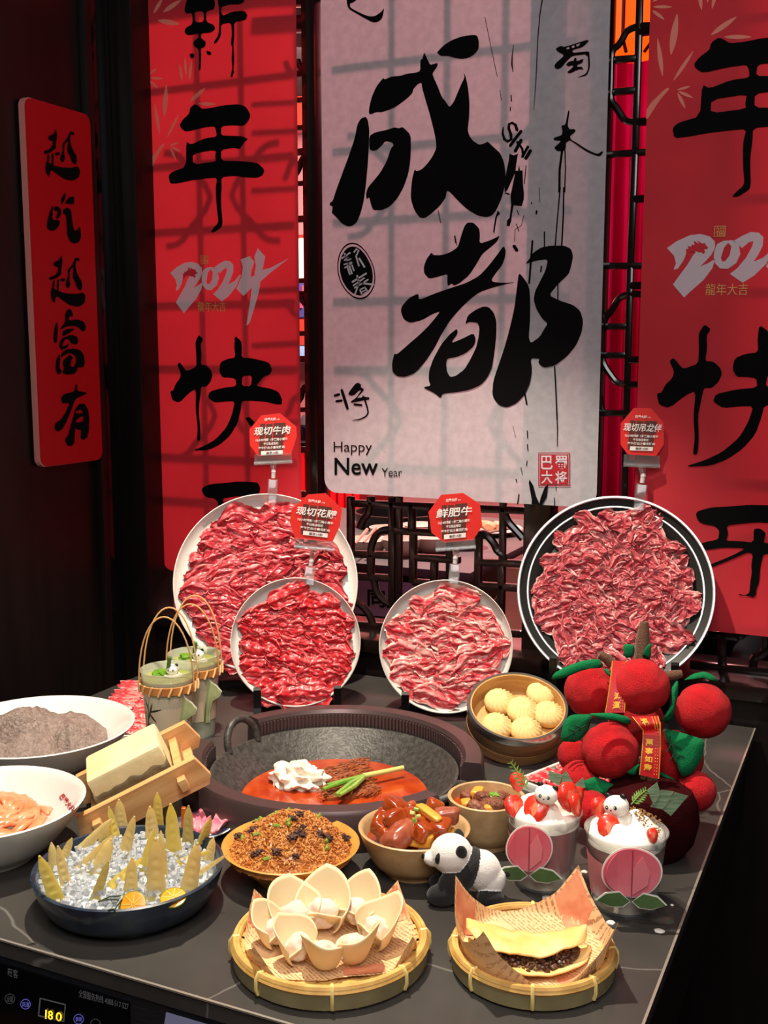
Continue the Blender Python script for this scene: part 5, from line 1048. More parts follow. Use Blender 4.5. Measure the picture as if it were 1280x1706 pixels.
sheet_paper(B1, .098, .074, .55, .0135, B1R, 1.1, 2.0, 'printed kraft paper liner under the folded wontons'); sheet_paper(B2, .094, .080, .60, .0135, B2R, 1.3, 5.0, 'printed kraft paper liner under the folded pancake')
# wontons
wrap = M('raw dough wrapper', (240,222,182), .55, c2=(234,210,164), ns=14, sss=.15, translucent=.1); fill_ = M('floured filling', (232,216,196), .75, c2=(222,186,172), ns=30, bump=.3, bs=80)
def wonton(px, py, s, yaw, open_, lab, grp, pink=0, z=.0):
    w = onz(px, py, TZ+.018+z); t = thing('wonton', lab, 'dumpling', w, (0,0,yaw), grp); sp = math.radians(open_)
    def fn(u, v):
        a = -sp/2 + sp*u; k = abs(2*u-1)
        hgt = (.52 + .62*(1-k)**.85 + .10*math.sin(u*9+px))*s*1.45
        flare = 1 + .28*v - .22*math.sin(math.pi*v)*0
        r = s*(.42 + .50*v**.7)*flare*(1 - .30*k*v)
        return (r*math.cos(a)*.95 - s*.12, r*math.sin(a), hgt*v**1.05)
    o = MB().grid(fn, 28, 12).build('wrapper', wrap, t, ang=180); md = o.modifiers.new('thick', 'SOLIDIFY'); md.thickness = .0016
    def fn2(u, v):
        a = -1.15 + 2.3*u; r = s*(.25+.62*v)*(1+.1*math.sin(u*7)); return (-r*math.cos(a)*.72 + s*.05, r*math.sin(a)*.95, s*(.06+.72*v*(1-.45*abs(2*u-1)**2)))
    o = MB().grid(fn2, 20, 8).build('front_fold', wrap, t, ang=180); md = o.modifiers.new('thick', 'SOLIDIFY'); md.thickness = .0016
    MB().blob((-s*.02,0,s*.52), (s*.44, s*.50, s*.50), 4, .25, 1.6, px).build('filling', fill_, t)
wq = lambda x, y: (380+x/3.765, 1440+y/3.765)
WN = 'folded raw wonton with a pale filling standing in the basket'
cam_yaw = math.atan2(.907, -.42)
for i, (x, y, s, dy_, op) in enumerate(((420,420,.026,.25,230), (595,400,.027,-.1,240), (805,380,.024,-.5,220), (930,500,.025,-.9,215), (440,600,.023,.9,200), (600,640,.021,2.6,190), (800,600,.023,-2.2,190), (290,500,.021,1.1,200))):
    px, py = wq(x, y); wonton(px, py, s*1.32, cam_yaw+dy_, op, WN, 'wontons in the basket')
# folded pancake
cake = M('golden pancake', (224,180,96), .5, c2=(242,214,146), ns=26, bump=.15, bs=60, sss=.1); fillm = M('minced meat filling', (92,52,30), .5, c2=(60,32,20), ns=120, coat=.2)
pc = thing('folded_pancake', 'golden pancake folded over a dark minced filling', 'pancake', (B2[0]-.006, B2[1]-.006, TZ+.017), (0,0,math.atan2(RT[1], RT[0])-.12))
def half(top):
    def fn(u, v):
        a = math.pi*u; L_ = .068; x = -L_*math.cos(a); sag = math.sin(a); rip = .0025*math.sin(x*120+v*3)*v
        if top:
            y = .020 - .010*sag - .050*sag**.8*v + .004*noise.noise(Vector((x*40, v*2, 7)))
            z = .008 + .016*math.sin(math.pi*min(1, .30+.42*v))*sag**.5 + .003*noise.noise(Vector((x*70, y*70, 1))) + .014*abs(math.cos(a))**2*(1-v*.4) + rip
        else:
            y = .018 - .078*sag**.8*v + .004*noise.noise(Vector((x*40, v*2, 3))); x *= 1.04
            z = .002 + .007*v**4*sag + .002*noise.noise(Vector((x*60, y*60, 4))) + rip*.6
        return (x, y, z)
    return fn
for nm, tp in (('top_flap', True), ('bottom_flap', False)):
    o = MB().grid(half(tp), 44, 16).build(nm, cake, pc, ang=180); md = o.modifiers.new('thick', 'SOLIDIFY'); md.thickness = .0022
m = MB(); rr = random.Random(2)
for i in range(420):
    a = rr.uniform(.25, 2.9); x = -.062*math.cos(a); y = .018 - math.sin(a)**.8*rr.uniform(.030, .070); s = rr.uniform(.0018, .0036)
    m.blob((x*.95, y, .006+rr.uniform(0,.010)*math.sin(a)*max(0, min(1, (y+.056)/.02))), (s, s*.8, s*.8), 1, .3, 3, i)
tag(m.build('minced_filling', fillm, pc), kind='stuff')

# ================================================================= toy panda
def remesh_union(prims, voxel, name, mats):
    mb = MB()
    for c, r, rot, mi in prims: mb.blob(c, r, 3, rot=rot)
    me = mb.mesh('tmp', mats[0]); o = bpy.data.objects.new('tmp', me); COL.objects.link(o)
    md = o.modifiers.new('r', 'REMESH'); md.mode = 'VOXEL'; md.voxel_size = voxel; sm = o.modifiers.new('s', 'SMOOTH'); sm.iterations = 6; sm.factor = .5
    out = bpy.data.meshes.new_from_object(o.evaluated_get(bpy.context.evaluated_depsgraph_get())); bpy.data.objects.remove(o)
    out.name = name; out.materials.clear()
    for m_ in mats: out.materials.append(m_)
    inv = [(Vector(c), (Euler(rot).to_matrix() if rot else Matrix.Identity(3)).transposed(), r if isinstance(r, (tuple, list)) else (r, r, r), mi) for c, r, rot, mi in prims]
    for p in out.polygons:
        best = min(inv, key=lambda q_: (lambda d: (d.x/q_[2][0])**2 + (d.y/q_[2][1])**2 + (d.z/q_[2][2])**2)(q_[1] @ (p.center-q_[0]))); p.material_index = best[3]; p.use_smooth = True
    return out
furw = M('white plush fur', (236,234,230), .85, sheen=.5, bump=.5, bs=900); furb = M('black plush fur', (22,22,24), .8, sheen=.3, bump=.5, bs=900)
pl_ = onz(770, 1497, TZ); xdir = -RT
pa = thing('toy_panda', 'small plush panda toy leaning forward beside the pork bowl', 'toy', pl_, (0,0,math.atan2(xdir[1], xdir[0])))
prims = [((.014,0,.060), (.027,.025,.0255), None, 0), ((.036,0,.054), (.0135,.012,.0105), None, 0), ((-.024,0,.038), (.025,.022,.027), (0,.5,0), 0), ((-.036,0,.026), (.019,.020,.021), None, 0),
         ((-.006,0,.040), (.016,.0255,.030), (0,-.45,0), 1), ((.012,.016,.024), (.020,.012,.022), (0,.3,0), 1), ((.026,.018,.014), (.020,.012,.015), None, 1), ((.010,-.016,.022), (.020,.012,.022), None, 1), ((.024,-.018,.013), (.018,.011,.013), None, 1),
         ((-.034,.016,.010), (.018,.011,.0105), None, 1), ((-.034,-.016,.010), (.018,.011,.0105), None, 1), ((-.056,0,.034), (.008,.006,.006), None, 1)]
put('body', remesh_union(prims, .0016, 'body', [furw, furb]), pa)
for s in (-1, 1):
    MB().blob((.003, s*.0215, .072), (.0072,.0045,.0105), 3, rot=(s*-.35, .15, 0)).build('ear', furb, pa)
    MB().blob((.030, s*.0165, .062), (.0058,.0034,.0078), 3, rot=(0,-.35,s*.5)).build('eye_patch', furb, pa)
    MB().blob((.0325, s*.0190, .0625), .0022, 2).build('eye', M('shiny black bead', (8,8,8), .08), pa)
MB().blob((.0490,0,.0565), (.0028,.0042,.0030), 2).build('nose', M('shiny black bead', (8,8,8), .08), pa)
MB().tube([(-.061,0,.034), (-.068,0,.0345)], [.0032,.0022], 8).build('tail_tip', furw, pa)

# ================================================================= strawberry cream cups
clearcup = clear_mat('clear cup plastic', .05); pinkd = M('pink strawberry drink', (214,96,98), .35, c2=(226,132,128), ns=26, sss=.1); milkd = M('milky layer', (236,220,196), .4); cream = M('whipped cream', (244,238,226), .5, sss=.2, bump=.15, bs=50)
slv = M('white peach sleeve', (226,140,144), .55, c2=(238,216,214), ns=14, lo=.46, hi=.56); peach = M('pink peach card', (214,86,104), .55, c2=(226,130,140), ns=9); cardw = M('white card edge', (228,226,216), .6); leafc = M('green paper leaf', (62,88,48), .6, c2=(82,110,62), ns=30)
sberry = M('cut strawberry', (222,52,36), .3, c2=(240,150,120), ns=60, lo=.55, hi=.75, coat=.4); fern = M('fern green', (92,138,52), .45, c2=(140,172,86), ns=60); stripc = M('striped green paper', (86,112,84), .6, c2=(126,146,116), ns=30, stretch=(1,1,14)); crumb = M('nut crumbs', (150,110,60), .6)
def straw_cup(x, y, Rr, Rb, H, label, card, i):
    t = thing('strawberry_cup', label, 'cup', (x, y, TZ))
    MB().lathe([(0,.003), (Rb-.001,.003), (Rr-.003,H-.004), (Rr,H), (Rr+.0012,H-.001), (Rr-.0015,H-.007), (Rb,0), (0,0)], 56).build('cup_wall', clearcup, t)
    rad = lambda z: Rb-.0028 + (Rr-Rb-.002)*z/H
    MB().lathe([(0,.005), (rad(.005),.005), (rad(.026),.026), (0,.026)], 48).build('milk_layer', milkd, t)
    MB().lathe([(0,.0262), (rad(.0262),.0262), (rad(H-.016),H-.016), (0,H-.016)], 48).build('pink_layer', pinkd, t)
    a0, a1 = math.radians(-170), math.radians(-75)
    MB().grid(lambda u, v: Vector(((Rb+.0008+(Rr-Rb)*(.18+.55*v-.1*u))*math.cos(a0+(a1-a0)*u), (Rb+.0008+(Rr-Rb)*(.18+.55*v-.1*u))*math.sin(a0+(a1-a0)*u), H*(.2+.56*v-.12*u*v))), 36, 4).build('sleeve', slv, t, ang=180)
    def fnc(u, v):
        a = u*6.2832; r = Rr*.93*v; nz = noise.noise(Vector((math.cos(a)*v*2.2+i*4, math.sin(a)*v*2.2, i*2.0))); nz2 = noise.noise(Vector((math.cos(a)*v*5+i*4, math.sin(a)*v*5, i*2.0)))
        z = H-.004 + .020*(1-v**2.2) + .010*nz*(1-v**3) + .004*nz2*(1-v**4)
        return (r*(1+.05*nz)*math.cos(a), r*(1+.05*nz)*math.sin(a), z - (.012 if v == 1 else 0))
    MB().grid(fnc, 56, 22, closeu=True).build('cream', cream, t, ang=180)
    # pop-out paper peach in front
    (cpx, cpy, rx_, rz_) = card; w = onz(cpx, cpy, TZ+.05); b0 = Vector((x, y, TZ)); fx = Vector((.28,-.96,0)).normalized(); d = ray(cpx, cpy); k = ((b0+fx*(Rb+.012)-V3(CAM)).dot(fx))/V3(d).dot(fx); cpos = V3(CAM)+V3(d)*k
    Rm = frame(-fx); 
    def disc(name, mat, sx_, sz_, off, yaw, th=.001, part=1.0, px_off=0):
        Rq = Matrix.Rotation(yaw, 3, 'Z') @ frame(fx); T4 = Matrix.Translation(cpos-b0+fx*off) @ Rq.to_4x4()
        pts = [(sx_*math.cos(a_*.1309)*(1+.05*math.sin(2*a_*.1309)), sz_*math.sin(a_*.1309)) for a_ in range(48)]
        return MB().prism(pts, T4, th).build(name, mat, t, smooth=False)
    disc('card_border', cardw, rx_*1.06, rz_*1.06, 0, 0); disc('peach_card', peach, rx_, rz_, .0011, 0); disc('peach_flap', peach, rx_*.98, rz_*.98, -.005, .35)
    T4 = Matrix.Translation(cpos-b0+fx*.004) @ frame(fx).to_4x4()
    MB().tube([T4 @ Vector((0, -rz_, .001)), T4 @ Vector((0, rz_, .001))], .0004, 4).build('fold_line', M('dark pink fold', (140,50,66), .6), t)
    MB().prism([(.001, -rz_*.9), (rx_*.55, -rz_*.45), (rx_*.62, .1*rz_), (rx_*.35, .75*rz_), (.001, rz_*.2)], T4 @ Matrix.Translation((0,0,.0004)), .0006).build('peach_pale_wedge', M('pale peach print', (224,122,132), .6), t, smooth=False)  # paler wedge printed on the paper peach
    for s in (-1, 1):
        MB().prism([(s*.002, -rz_-.004), (s*.014, -rz_+.006), (s*.030, -rz_+.003), (s*.040, -rz_-.006), (s*.024, -rz_-.012), (s*.010, -rz_-.011)], T4 @ Matrix.Translation((0,0,.0015)), .0008).build('paper_leaf', leafc, t, smooth=False)
        MB().prism([(s*.001, -rz_-.005), (s*.014, -rz_+.0075), (s*.031, -rz_+.0045), (s*.042, -rz_-.006), (s*.024, -rz_-.0135), (s*.009, -rz_-.0125)], T4 @ Matrix.Translation((0,0,.0006)), .0008).build('leaf_border', cardw, t, smooth=False)
    return t
C1 = (-.377, 1.302); C2 = (-.268, 1.290)
straw_cup(*C1, .0485, .0365, .100, 'strawberry cream cup with a paper peach beside the beef stew', (882,1413,.0275,.0290), 0)
straw_cup(*C2, .0505, .0395, .100, 'strawberry cream cup with crumb sprinkles and a paper peach before the plush fruits', (1053,1453,.0335,.0300), 1)
def berry(px, py, z, s, yaw, tl, lab, grp):
    s *= 1.3; w = onz(px, py, z); t = thing('strawberry_slice', lab, 'fruit', w, Euler((tl, 0, yaw)), grp)
    outl = [(0,-.9), (.35,-.65), (.58,-.2), (.62,.2), (.48,.5), (.2,.66), (-.2,.66), (-.48,.5), (-.62,.2), (-.58,-.2), (-.35,-.65)]
    m = MB(); n = len(outl); rings = [(.86, -.26), (1.0, -.12), (1.0, .05), (.86, .16)]
    vs = [(p[0]*k*s, h*s, p[1]*k*s) for k, h in rings for p in outl]; fs = [(j*n+i, j*n+(i+1) % n, (j+1)*n+(i+1) % n, (j+1)*n+i) for j in range(3) for i in range(n)] + [tuple(range(n)), tuple(3*n+i for i in reversed(range(n)))]
    m.add(vs, fs).build('flesh', sberry, t, ang=60)
    MB().blob((0,-.265*s,-.05*s), (.14*s,.012*s,.34*s), 2).build('pale_core', M('pale strawberry core', (238,120,84), .4), t)
cq = lambda x, y: (820+x/3.556, 1250+y/3.556)
yc_ = math.atan2(RT[1], RT[0])
S1 = 'cut strawberry slice on the cream of the plain cup'; S2g = 'cut strawberry slice on the sprinkled cream'
for (x, y, z, s, yw, tl) in ((130,330,.857,.016,.3,-.5), (262,348,.860,.020,-.5,-.55), (445,265,.878,.019,.5,-.25), (492,315,.868,.015,1.0,-.2), (150,180,.873,.013,.2,-.3), (510,260,.872,.011,.8,-.2)): berry(*cq(x, y), z, s, yc_+yw, tl, S1, 'strawberry slices on the plain cup')
for (x, y, z, s, yw, tl) in ((690,455,.858,.017,-.1,-.5), (630,330,.874,.013,.3,-.2), (950,500,.858,.009,.3,-.4)): berry(*cq(x, y), z, s, yc_+yw, tl, S2g, 'strawberry slices on the sprinkled cup')
def frond(px0, py0, px1, py1, z, n, wd, lab):
    a = onz(px0, py0, z); dep = (a-CAM)@FW; b = CAM+ray(px1, py1)*dep; A = Vector((0,0,0)); B_ = V3(b-a); t = thing('fern_sprig', lab, 'herb', a)
    MB().tube([A, B_*.5+Vector((0,0,.002)), B_], .0009, 5).build('stem', fern, t); side = B_.cross(V3(CAM-a)).normalized(); L_ = B_.length; d = B_.normalized()
    for k in range(n):
        u = (k+1)/n; w = wd*(1-.7*abs(u-.35))
        for s in (-1, 1):
            p = B_*u*.95; tip = p + (side*s*.85+d*.6)*w; m1 = (p+tip)/2 + d*w*.22; m2 = (p+tip)/2 - d*w*.16
            MB().add([p, m1, tip, m2], [(0,1,2,3)]).build('leaflet', fern, t, smooth=False)
frond(*cq(215,235), *cq(110,70), .868, 7, .011, 'fern sprig standing in the cream of the plain cup'); frond(*cq(825,320), *cq(915,235), .862, 7, .010, 'fern sprig standing in the sprinkled cream')
w = onz(*cq(315,310), .868); panda_topper(w, .0135, (.05,-1,0), 'marshmallow panda head on the cream of the plain strawberry cup', .12)
w = onz(*cq(745,385), .866); panda_topper(w, .0145, (-.25,-.97,0), 'marshmallow panda head on the sprinkled strawberry cup', -.2)
def stripe_card(quads, lab):
    w0 = onz(*quads[0][0], .87); dep = (w0-CAM)@FW + .03; t = thing('striped_paper', lab, 'garnish', w0)
    for j, qd in enumerate(quads):
        P_ = [V3(CAM+ray(*p)*(dep+.004*j)-w0) for p in qd]; e = V3(FW)*.0009; MB().add(P_ + [p+e for p in P_], [(0,1,2,3), (7,6,5,4), (0,4,5,1), (1,5,6,2), (2,6,7,3), (3,7,4,0)]).build('panel', stripc, t, smooth=False)
stripe_card([[cq(960,330), cq(920,235), cq(980,190), cq(1000,255)], [cq(940,335), cq(1005,235), cq(1080,245), cq(1010,350)], [cq(1010,350), cq(1085,250), cq(1163,270), cq(1060,390)]], 'folded striped green paper behind the sprinkled cup')
stripe_card([[cq(400,210), cq(330,170), cq(340,120), cq(415,145)], [cq(410,210), cq(415,150), cq(440,120), cq(485,200)], [cq(475,220), cq(540,160), cq(555,220), cq(500,240)]], 'folded striped green paper behind the plain cup')
m = MB(); rr = random.Random(9)
for i in range(130):
    a = rr.uniform(-.6, 1.6); r = .043*math.sqrt(rr.random()); x, y = r*math.cos(a), r*math.sin(a); s = rr.uniform(.0007, .0016); m.box((x, y, .121-.014*(r/.045)**2+rr.uniform(-.001,.003)), (s*1.6, s, s), (rr.random()*3, rr.random()*3, 0))
tag(m.build('nut_crumbs', crumb, None, loc=(*C2, TZ-.002), smooth=False), 'fine brown crumbs sprinkled over the cream', 'crumbs', kind='stuff')
milk = M('spilled milk', (226,222,214), .2, coat=.4)
for i, (px, py, s) in enumerate(((972,1488,10), (969,1502,10), (974,1452,6), (1018,1537,8), (1099,1551,9), (842,1460,5), (845,1451,4), (1120,1508,3), (915,1497,12))):
    w = onz(px, py, TZ); dd = (w-CAM)@FW/F; tag(MB().blob((0,0,0), (s*dd, s*dd*.9, .0016), 2, .3, 1.5, i, flatb=-.1).build('milk_drop', milk, None, loc=w), 'white drop of spilled milk on the black table top', 'milk drop', 'spilled milk drops')
w = onz(1085, 1520, TZ); tag(MB().blob((0,0,.0), (.036,.022,.0012), 3, .5, 1.4, 2, flatb=-.1).build('milk_puddle', M('thin milky water', (70,66,64), .06, coat=.6), None, loc=w), 'thin grey puddle beside the sprinkled strawberry cup', 'puddle')
# ================================================================= red plush fruit bouquet
vel = M('red velvet', (196,4,20), .6, c2=(172,2,14), ns=60, sheen=.04, bump=.7, bs=900, spec=.35); felt = M('green felt', (8,104,58), .9, sheen=.03, spec=.2, bump=.4, bs=500); brownp = M('brown plush', (92,62,42), .85, sheen=.2, bump=.5, bs=400); ribm = M('red satin ribbon', (176,10,20), .4); ribg = M('gold ribbon print', (226,170,50), .4, .2); veinm = M('dark felt stitch', (6,40,26), .9)
def at(px, py, d): return V3(CAM + ray(px, py)*d)
PT = Vector((-.272, 1.455, TZ))
pb = thing('plush_fruit_tree', 'bunch of red plush fruits with green felt leaves and a gold lettered ribbon', 'plush toy', PT)
def fruit(px, py, d, rpx, face=(0,0,0)):
    r = rpx*d/F; c = at(px, py, d)-PT; fx = Vector(face) if any(face) else Vector((.3,-.9,.2)); Rm = frame(fx.normalized())
    def fn(u, v):
        a = u*6.2832; s = v*math.pi; dz = math.cos(s); rr_ = math.sin(s)
        seam = 1 - .055*math.exp(-((a*4/6.2832) % 1 - .5)**2*160)*rr_
        dip = .025*math.exp(-(v/.05)**2) + .14*math.exp(-((1-v)/.12)**2)
        return c + Rm @ Vector((r*rr_*seam*math.cos(a), r*rr_*seam*math.sin(a)*.97, r*(.95*dz - (dip if dz > 0 else -dip))))
    MB().grid(fn, 48, 24, closeu=True).build('fruit', vel, pb, ang=180)
for f_ in ((985,1152,1.60,45,(-.2,-.9,.1)), (1068,1144,1.545,48,(.25,-.95,-.15)), (1172,1184,1.55,47,(.75,-.65,.1)), (1017,1250,1.53,48,(-.1,-.7,.7)), (1125,1262,1.56,47,(.5,-.8,0)), (958,1258,1.60,30,(-.7,-.6,.2)), (966,1300,1.545,34,(-.6,-.7,.3)), (1160,1318,1.52,34,(.8,-.5,.3)), (985,1350,1.50,34,(-.5,-.8,.2)), (1090,1318,1.60,38,(0,-1,.2)), (1060,1200,1.64,46,(0,-1,0))): fruit(*f_)
def leaf(px_pts, d0, d1, bend=.006, vein=True):
    # px_pts: outline from base round to base; depth runs d0 (base) -> d1 (tip)
    n = len(px_pts); a = Vector(px_pts[0]); tip = max(px_pts, key=lambda p: (Vector(p)-a).length); L_ = (Vector(tip)-a).length
    def dep(p): return d0 + (d1-d0)*min(1, (Vector(p)-a).length/L_)
    cen = (sum(p[0] for p in px_pts)/n, sum(p[1] for p in px_pts)/n)
    m = MB(); out = [at(*p, dep(p))-PT for p in chaikin(px_pts, 1)]; c = at(*cen, dep(cen)-bend)-PT; k = len(out)
    mid = [(p*.5+c*.5) + V3(FW)*(-bend*.3) for p in out]
    m.add(out+mid+[c], [(i, (i+1) % k, k+(i+1) % k, k+i) for i in range(k)] + [(k+i, k+(i+1) % k, 2*k) for i in range(k)]); o = m.build('leaf', felt, pb, ang=80)
    md = o.modifiers.new('thick', 'SOLIDIFY'); md.thickness = .002
    if vein:
        v = Vector(tip)-a
        P_ = lambda q_, e=.004: at(q_[0], q_[1], dep(q_)-bend-e)-PT
        MB().tube([P_(a+v*.15), P_(a+v*.5), P_(a+v*.85)], .0009, 5).build('stitch', veinm, o)
        w = Vector((-v.y, v.x))
        for u in (.3, .5): MB().tube([P_(a+v*u), P_(a+v*(u+.14)+w*.16)], .0008, 5).tube([P_(a+v*u), P_(a+v*(u+.14)-w*.16)], .0008, 5).build('stitch', veinm, o)
lz = lambda *p: [(900+x/3.765, 1020+y/3.765) for x, y in p]
leaf(lz((398,325),(370,290),(260,305),(150,345),(85,385),(70,425),(150,415),(250,370),(330,350),(390,350)), 1.56, 1.55, .004, False)
leaf(lz((595,200),(520,200),(530,290),(590,280)), 1.60, 1.60, .002, False); leaf(lz((640,275),(665,225),(695,185),(695,290)), 1.60, 1.59, .002, False)
leaf(lz((395,360),(420,350),(455,405),(430,400)), 1.57, 1.56, .002, False)
leaf(lz((865,420),(820,480),(850,520),(830,640),(750,680),(800,690),(835,670),(870,500)), 1.51, 1.51, .004, False)
leaf(lz((1125,440),(1090,395),(1030,370),(960,385),(895,430),(960,420),(1060,415)), 1.545, 1.56, .004, False)
leaf(lz((320,690),(330,640),(200,640),(150,680),(125,810),(240,815),(300,750)), 1.545, 1.53, .004, True)
leaf(lz((570,660),(450,630),(290,635),(380,670),(480,680),(570,710)), 1.50, 1.49, .004, False)
leaf(lz((800,730),(780,760),(830,900),(890,1040),(960,1010),(1020,920),(1035,800),(940,770)), 1.525, 1.505, .006, True)
leaf(lz((630,950),(600,960),(540,1010),(600,1030)), 1.50, 1.50, .003, False)
leaf(lz((740,1015),(760,1000),(850,1050),(960,1120),(970,1145),(850,1110),(760,1080)), 1.53, 1.51, .004, False)
leaf(lz((400,1050),(340,1030),(270,1060),(300,1130),(360,1150),(430,1140),(500,1100)), 1.52, 1.50, .004, False)
leaf(lz((700,1080),(620,1070),(520,1090),(470,1130),(560,1160),(680,1140)), 1.53, 1.51, .004, False)
for pts, rad in (([(640,300),(645,180),(655,60)], [48,46,26]), ([(450,330),(420,290),(370,265)], [30,34,24]), ([(790,400),(840,395),(890,385)], [30,32,24]), ([(600,1100),(620,1040),(640,990)], [60,60,60])):
    P_ = [at(*lz(p)[0], 1.61 if pts[0][1] < 900 else 1.57)-PT for p in pts]; MB().tube(P_, [r_/3.765*1.6/F for r_ in rad], 14).build('stem', brownp, pb)
MB().tube([Vector((0,0,.05)), Vector((-.004,.01,.11)), at(1065,1270,1.62)-PT, at(1062,1190,1.63)-PT], .012, 10).build('trunk', brownp, pb)
potm = M('shaded red plush pot', (52,3,7), .85, c2=(40,2,5), ns=40, spec=.1, bump=.5, bs=500)  # shade cast by the fruits is put into the pot's dark colour
MB().lathe([(0,0), (.048,0), (.062,.02), (.068,.05), (.064,.075), (.056,.09), (.03,.098), (0,.1)], 40).build('pot', potm, pb)
def ribbon(q_, d, txt, rects):
    P_ = [at(*lz(p)[0], dd)-PT for p, dd in zip(q_, d)]
    def fn(u, v): return P_[0].lerp(P_[1], u).lerp(P_[3].lerp(P_[2], u), v) - V3(FW)*.004*math.sin(v*math.pi)
    o = MB().grid(fn, 6, 14).build('ribbon', ribm, pb, ang=180)
    f3 = lambda x, y: np.array(fn(x, y) - V3(FW)*.0012)
    for ch, (x0, y0, x1, y1) in zip(txt, rects):
        g_ = text_in('ribbon_lettering', ch, (x0, y1, x1, y0), f3, ribg, pb, .03); g_.parent = o
    for k in range(16):
        for xx in (.74, .86): 
            p_ = fn(xx, .06+.058*k) - V3(FW)*.001; MB().blob(p_, .0007, 1).build('ribbon_dot', ribg, o)
    MB().tube([fn(0, v/14) for v in range(15)], .0006, 4).tube([fn(1, v/14) for v in range(15)], .0006, 4).build('ribbon_edge', ribg, o)
ribbon([(650,690),(755,690),(745,1045),(625,1020)], (1.50,1.50,1.475,1.475), '萬事如意', [(.15,.30,.58,.43), (.15,.46,.58,.58), (.15,.61,.58,.73), (.15,.76,.58,.89)])
ribbon([(455,305),(540,305),(530,630),(410,630)], (1.55,1.55,1.52,1.52), '鴻運', [(.32,.60,.72,.74), (.32,.78,.72,.93)])
ribbon([(580,655),(740,650),(750,730),(650,745)], (1.49,1.49,1.485,1.485), '福', [(.2,.1,.5,.6)])

# ================================================================= chair in the dark at the right
uph = M('dark grey leather', (46,40,40), .45)
ch = thing('side_chair', 'dark upholstered chair standing in the gloom beside the table', 'chair', (.42, 1.75, 0), (0,0,-1.4))
MB().box((0,0,.44), (.46,.46,.09), bev=.03).build('seat', uph, ch); MB().box((0,.22,.72), (.44,.07,.42), (-.15,0,0), bev=.03).build('backrest', uph, ch)
for sx_ in (-1, 1):
    for sy_ in (-1, 1): MB().box((sx_*.19, sy_*.19, .20), (.035,.035,.40), bev=.004).build('leg', black, ch)

# ================================================================= the room beyond the lattice
pinkwall = M('pink lit plaster', (190,120,118), .7, c2=(176,104,104), ns=3)
struct(MB().box((-1.0, 7.0, 1.55), (9, .1, 3.1)).build('wall_far', pinkwall)); struct(MB().box((-5.2, 4.6, 1.55), (.1, 4.9, 3.1)).build('wall_far_left', pinkwall)); struct(MB().box((3.2, 4.6, 1.55), (.1, 4.9, 3.1)).build('wall_far_right', M('dark plaster', (40,24,24), .8)))
# far window with a glowing blind
YF = 6.93
def far(px, py, Y=YF): return V3(ony(px, py, Y))
def panel(name, px0, py0, px1, py1, Y, mat, label, cat, th=.03, xpad=0):
    a = far(px0, py0, Y); b = far(px1, py1, Y); c = (a+b)/2; w = abs(b.x-a.x)+xpad; h = abs(a.z-b.z)
    o = MB().box((0,0,0), (w, th, h), bev=.004).build(name, mat, None, loc=(c.x, Y, c.z)); return tag(o, label, cat)
ct = far(500, 431); wn = struct(MB().box((0,0,0), (1.0,.05,.30), bev=.01).build('window_1', M('warm lit blind', (255,226,190), .6, emit=1.3), None, loc=(ct.x, YF, ct.z)))
for dx in (-.3, -.05, .2, .42): MB().box((dx, -.03, 0), (.02,.02,.30)).build('mullion', M('red paint', (170,40,40), .5), wn)
for dz in (-.15, .15): MB().box((0, -.03, dz), (1.04,.03,.02)).build('frame_rail', M('red paint', (170,40,40), .5), wn)
ct = far(503, 108); lt = tag(MB().blob((0,0,0), (.16,.16,.12), 3).build('wall_lamp', M('warm lamp glass', (255,240,190), .4, emit=3.0), None, loc=(ct.x, YF-.2, ct.z)), 'glowing round lamp high in the room behind the lattice', 'lamp')
bs_ = panel('fascia_board', 440, 470, 560, 528, YF-.15, M('blue sign board', (64,66,130), .5, emit=.15), 'dark blue sign board with red strokes on the far wall', 'sign')
a = far(505, 495, YF-.19)
for k, dx in enumerate((-.09,-.05,-.01,.03,.07)): MB().beam((dx*1.0, -.03, -.06), (dx*1.7, -.03, .07+.02*(k % 2)), .014, .014).build('red_stroke', M('red neon', (255,60,70), .5, emit=1.4), bs_)
panel('red_beam', 440, 150, 560, 210, YF-.3, M('red lacquer board', (176,56,40), .4), 'broad red lacquered beam under the lamp on the far wall', 'beam', .2)
panel('red_board', 440, 530, 560, 575, YF-.12, M('red lacquer board', (176,56,40), .4), 'red lacquered board below the dark blue sign', 'panel', .06)
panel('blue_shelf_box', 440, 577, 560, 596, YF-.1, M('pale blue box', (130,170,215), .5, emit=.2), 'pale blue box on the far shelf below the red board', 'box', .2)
# ribbed red counter
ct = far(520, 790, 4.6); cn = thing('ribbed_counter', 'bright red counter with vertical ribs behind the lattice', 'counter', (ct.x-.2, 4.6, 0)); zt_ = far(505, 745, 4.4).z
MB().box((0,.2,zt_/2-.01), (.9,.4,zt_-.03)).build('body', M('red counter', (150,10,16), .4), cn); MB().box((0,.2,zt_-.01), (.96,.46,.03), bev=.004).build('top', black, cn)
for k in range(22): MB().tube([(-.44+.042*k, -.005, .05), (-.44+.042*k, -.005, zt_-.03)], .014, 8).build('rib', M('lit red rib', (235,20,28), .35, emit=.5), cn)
for k, (px, h) in enumerate(((498,.09), (504,.12), (511,.10), (516,.08))):
    b = far(px, 742, 4.75); tag(MB().lathe([(0,0), (.03,0), (.045,h*.6), (.03,h*.8), (.012,h), (0,h)], 16).build('glass_jar', [M('blue glass', (60,90,170), .1), M('silver glass', (200,205,210), .15, .6)][k % 2], None, loc=(b.x, 4.78, zt_+.006)), ['squat blue jar on the ribbed red counter', 'shiny silver jar on the ribbed red counter'][k % 2], 'jar', ['blue jars on the counter', 'silver jars on the counter'][k % 2])
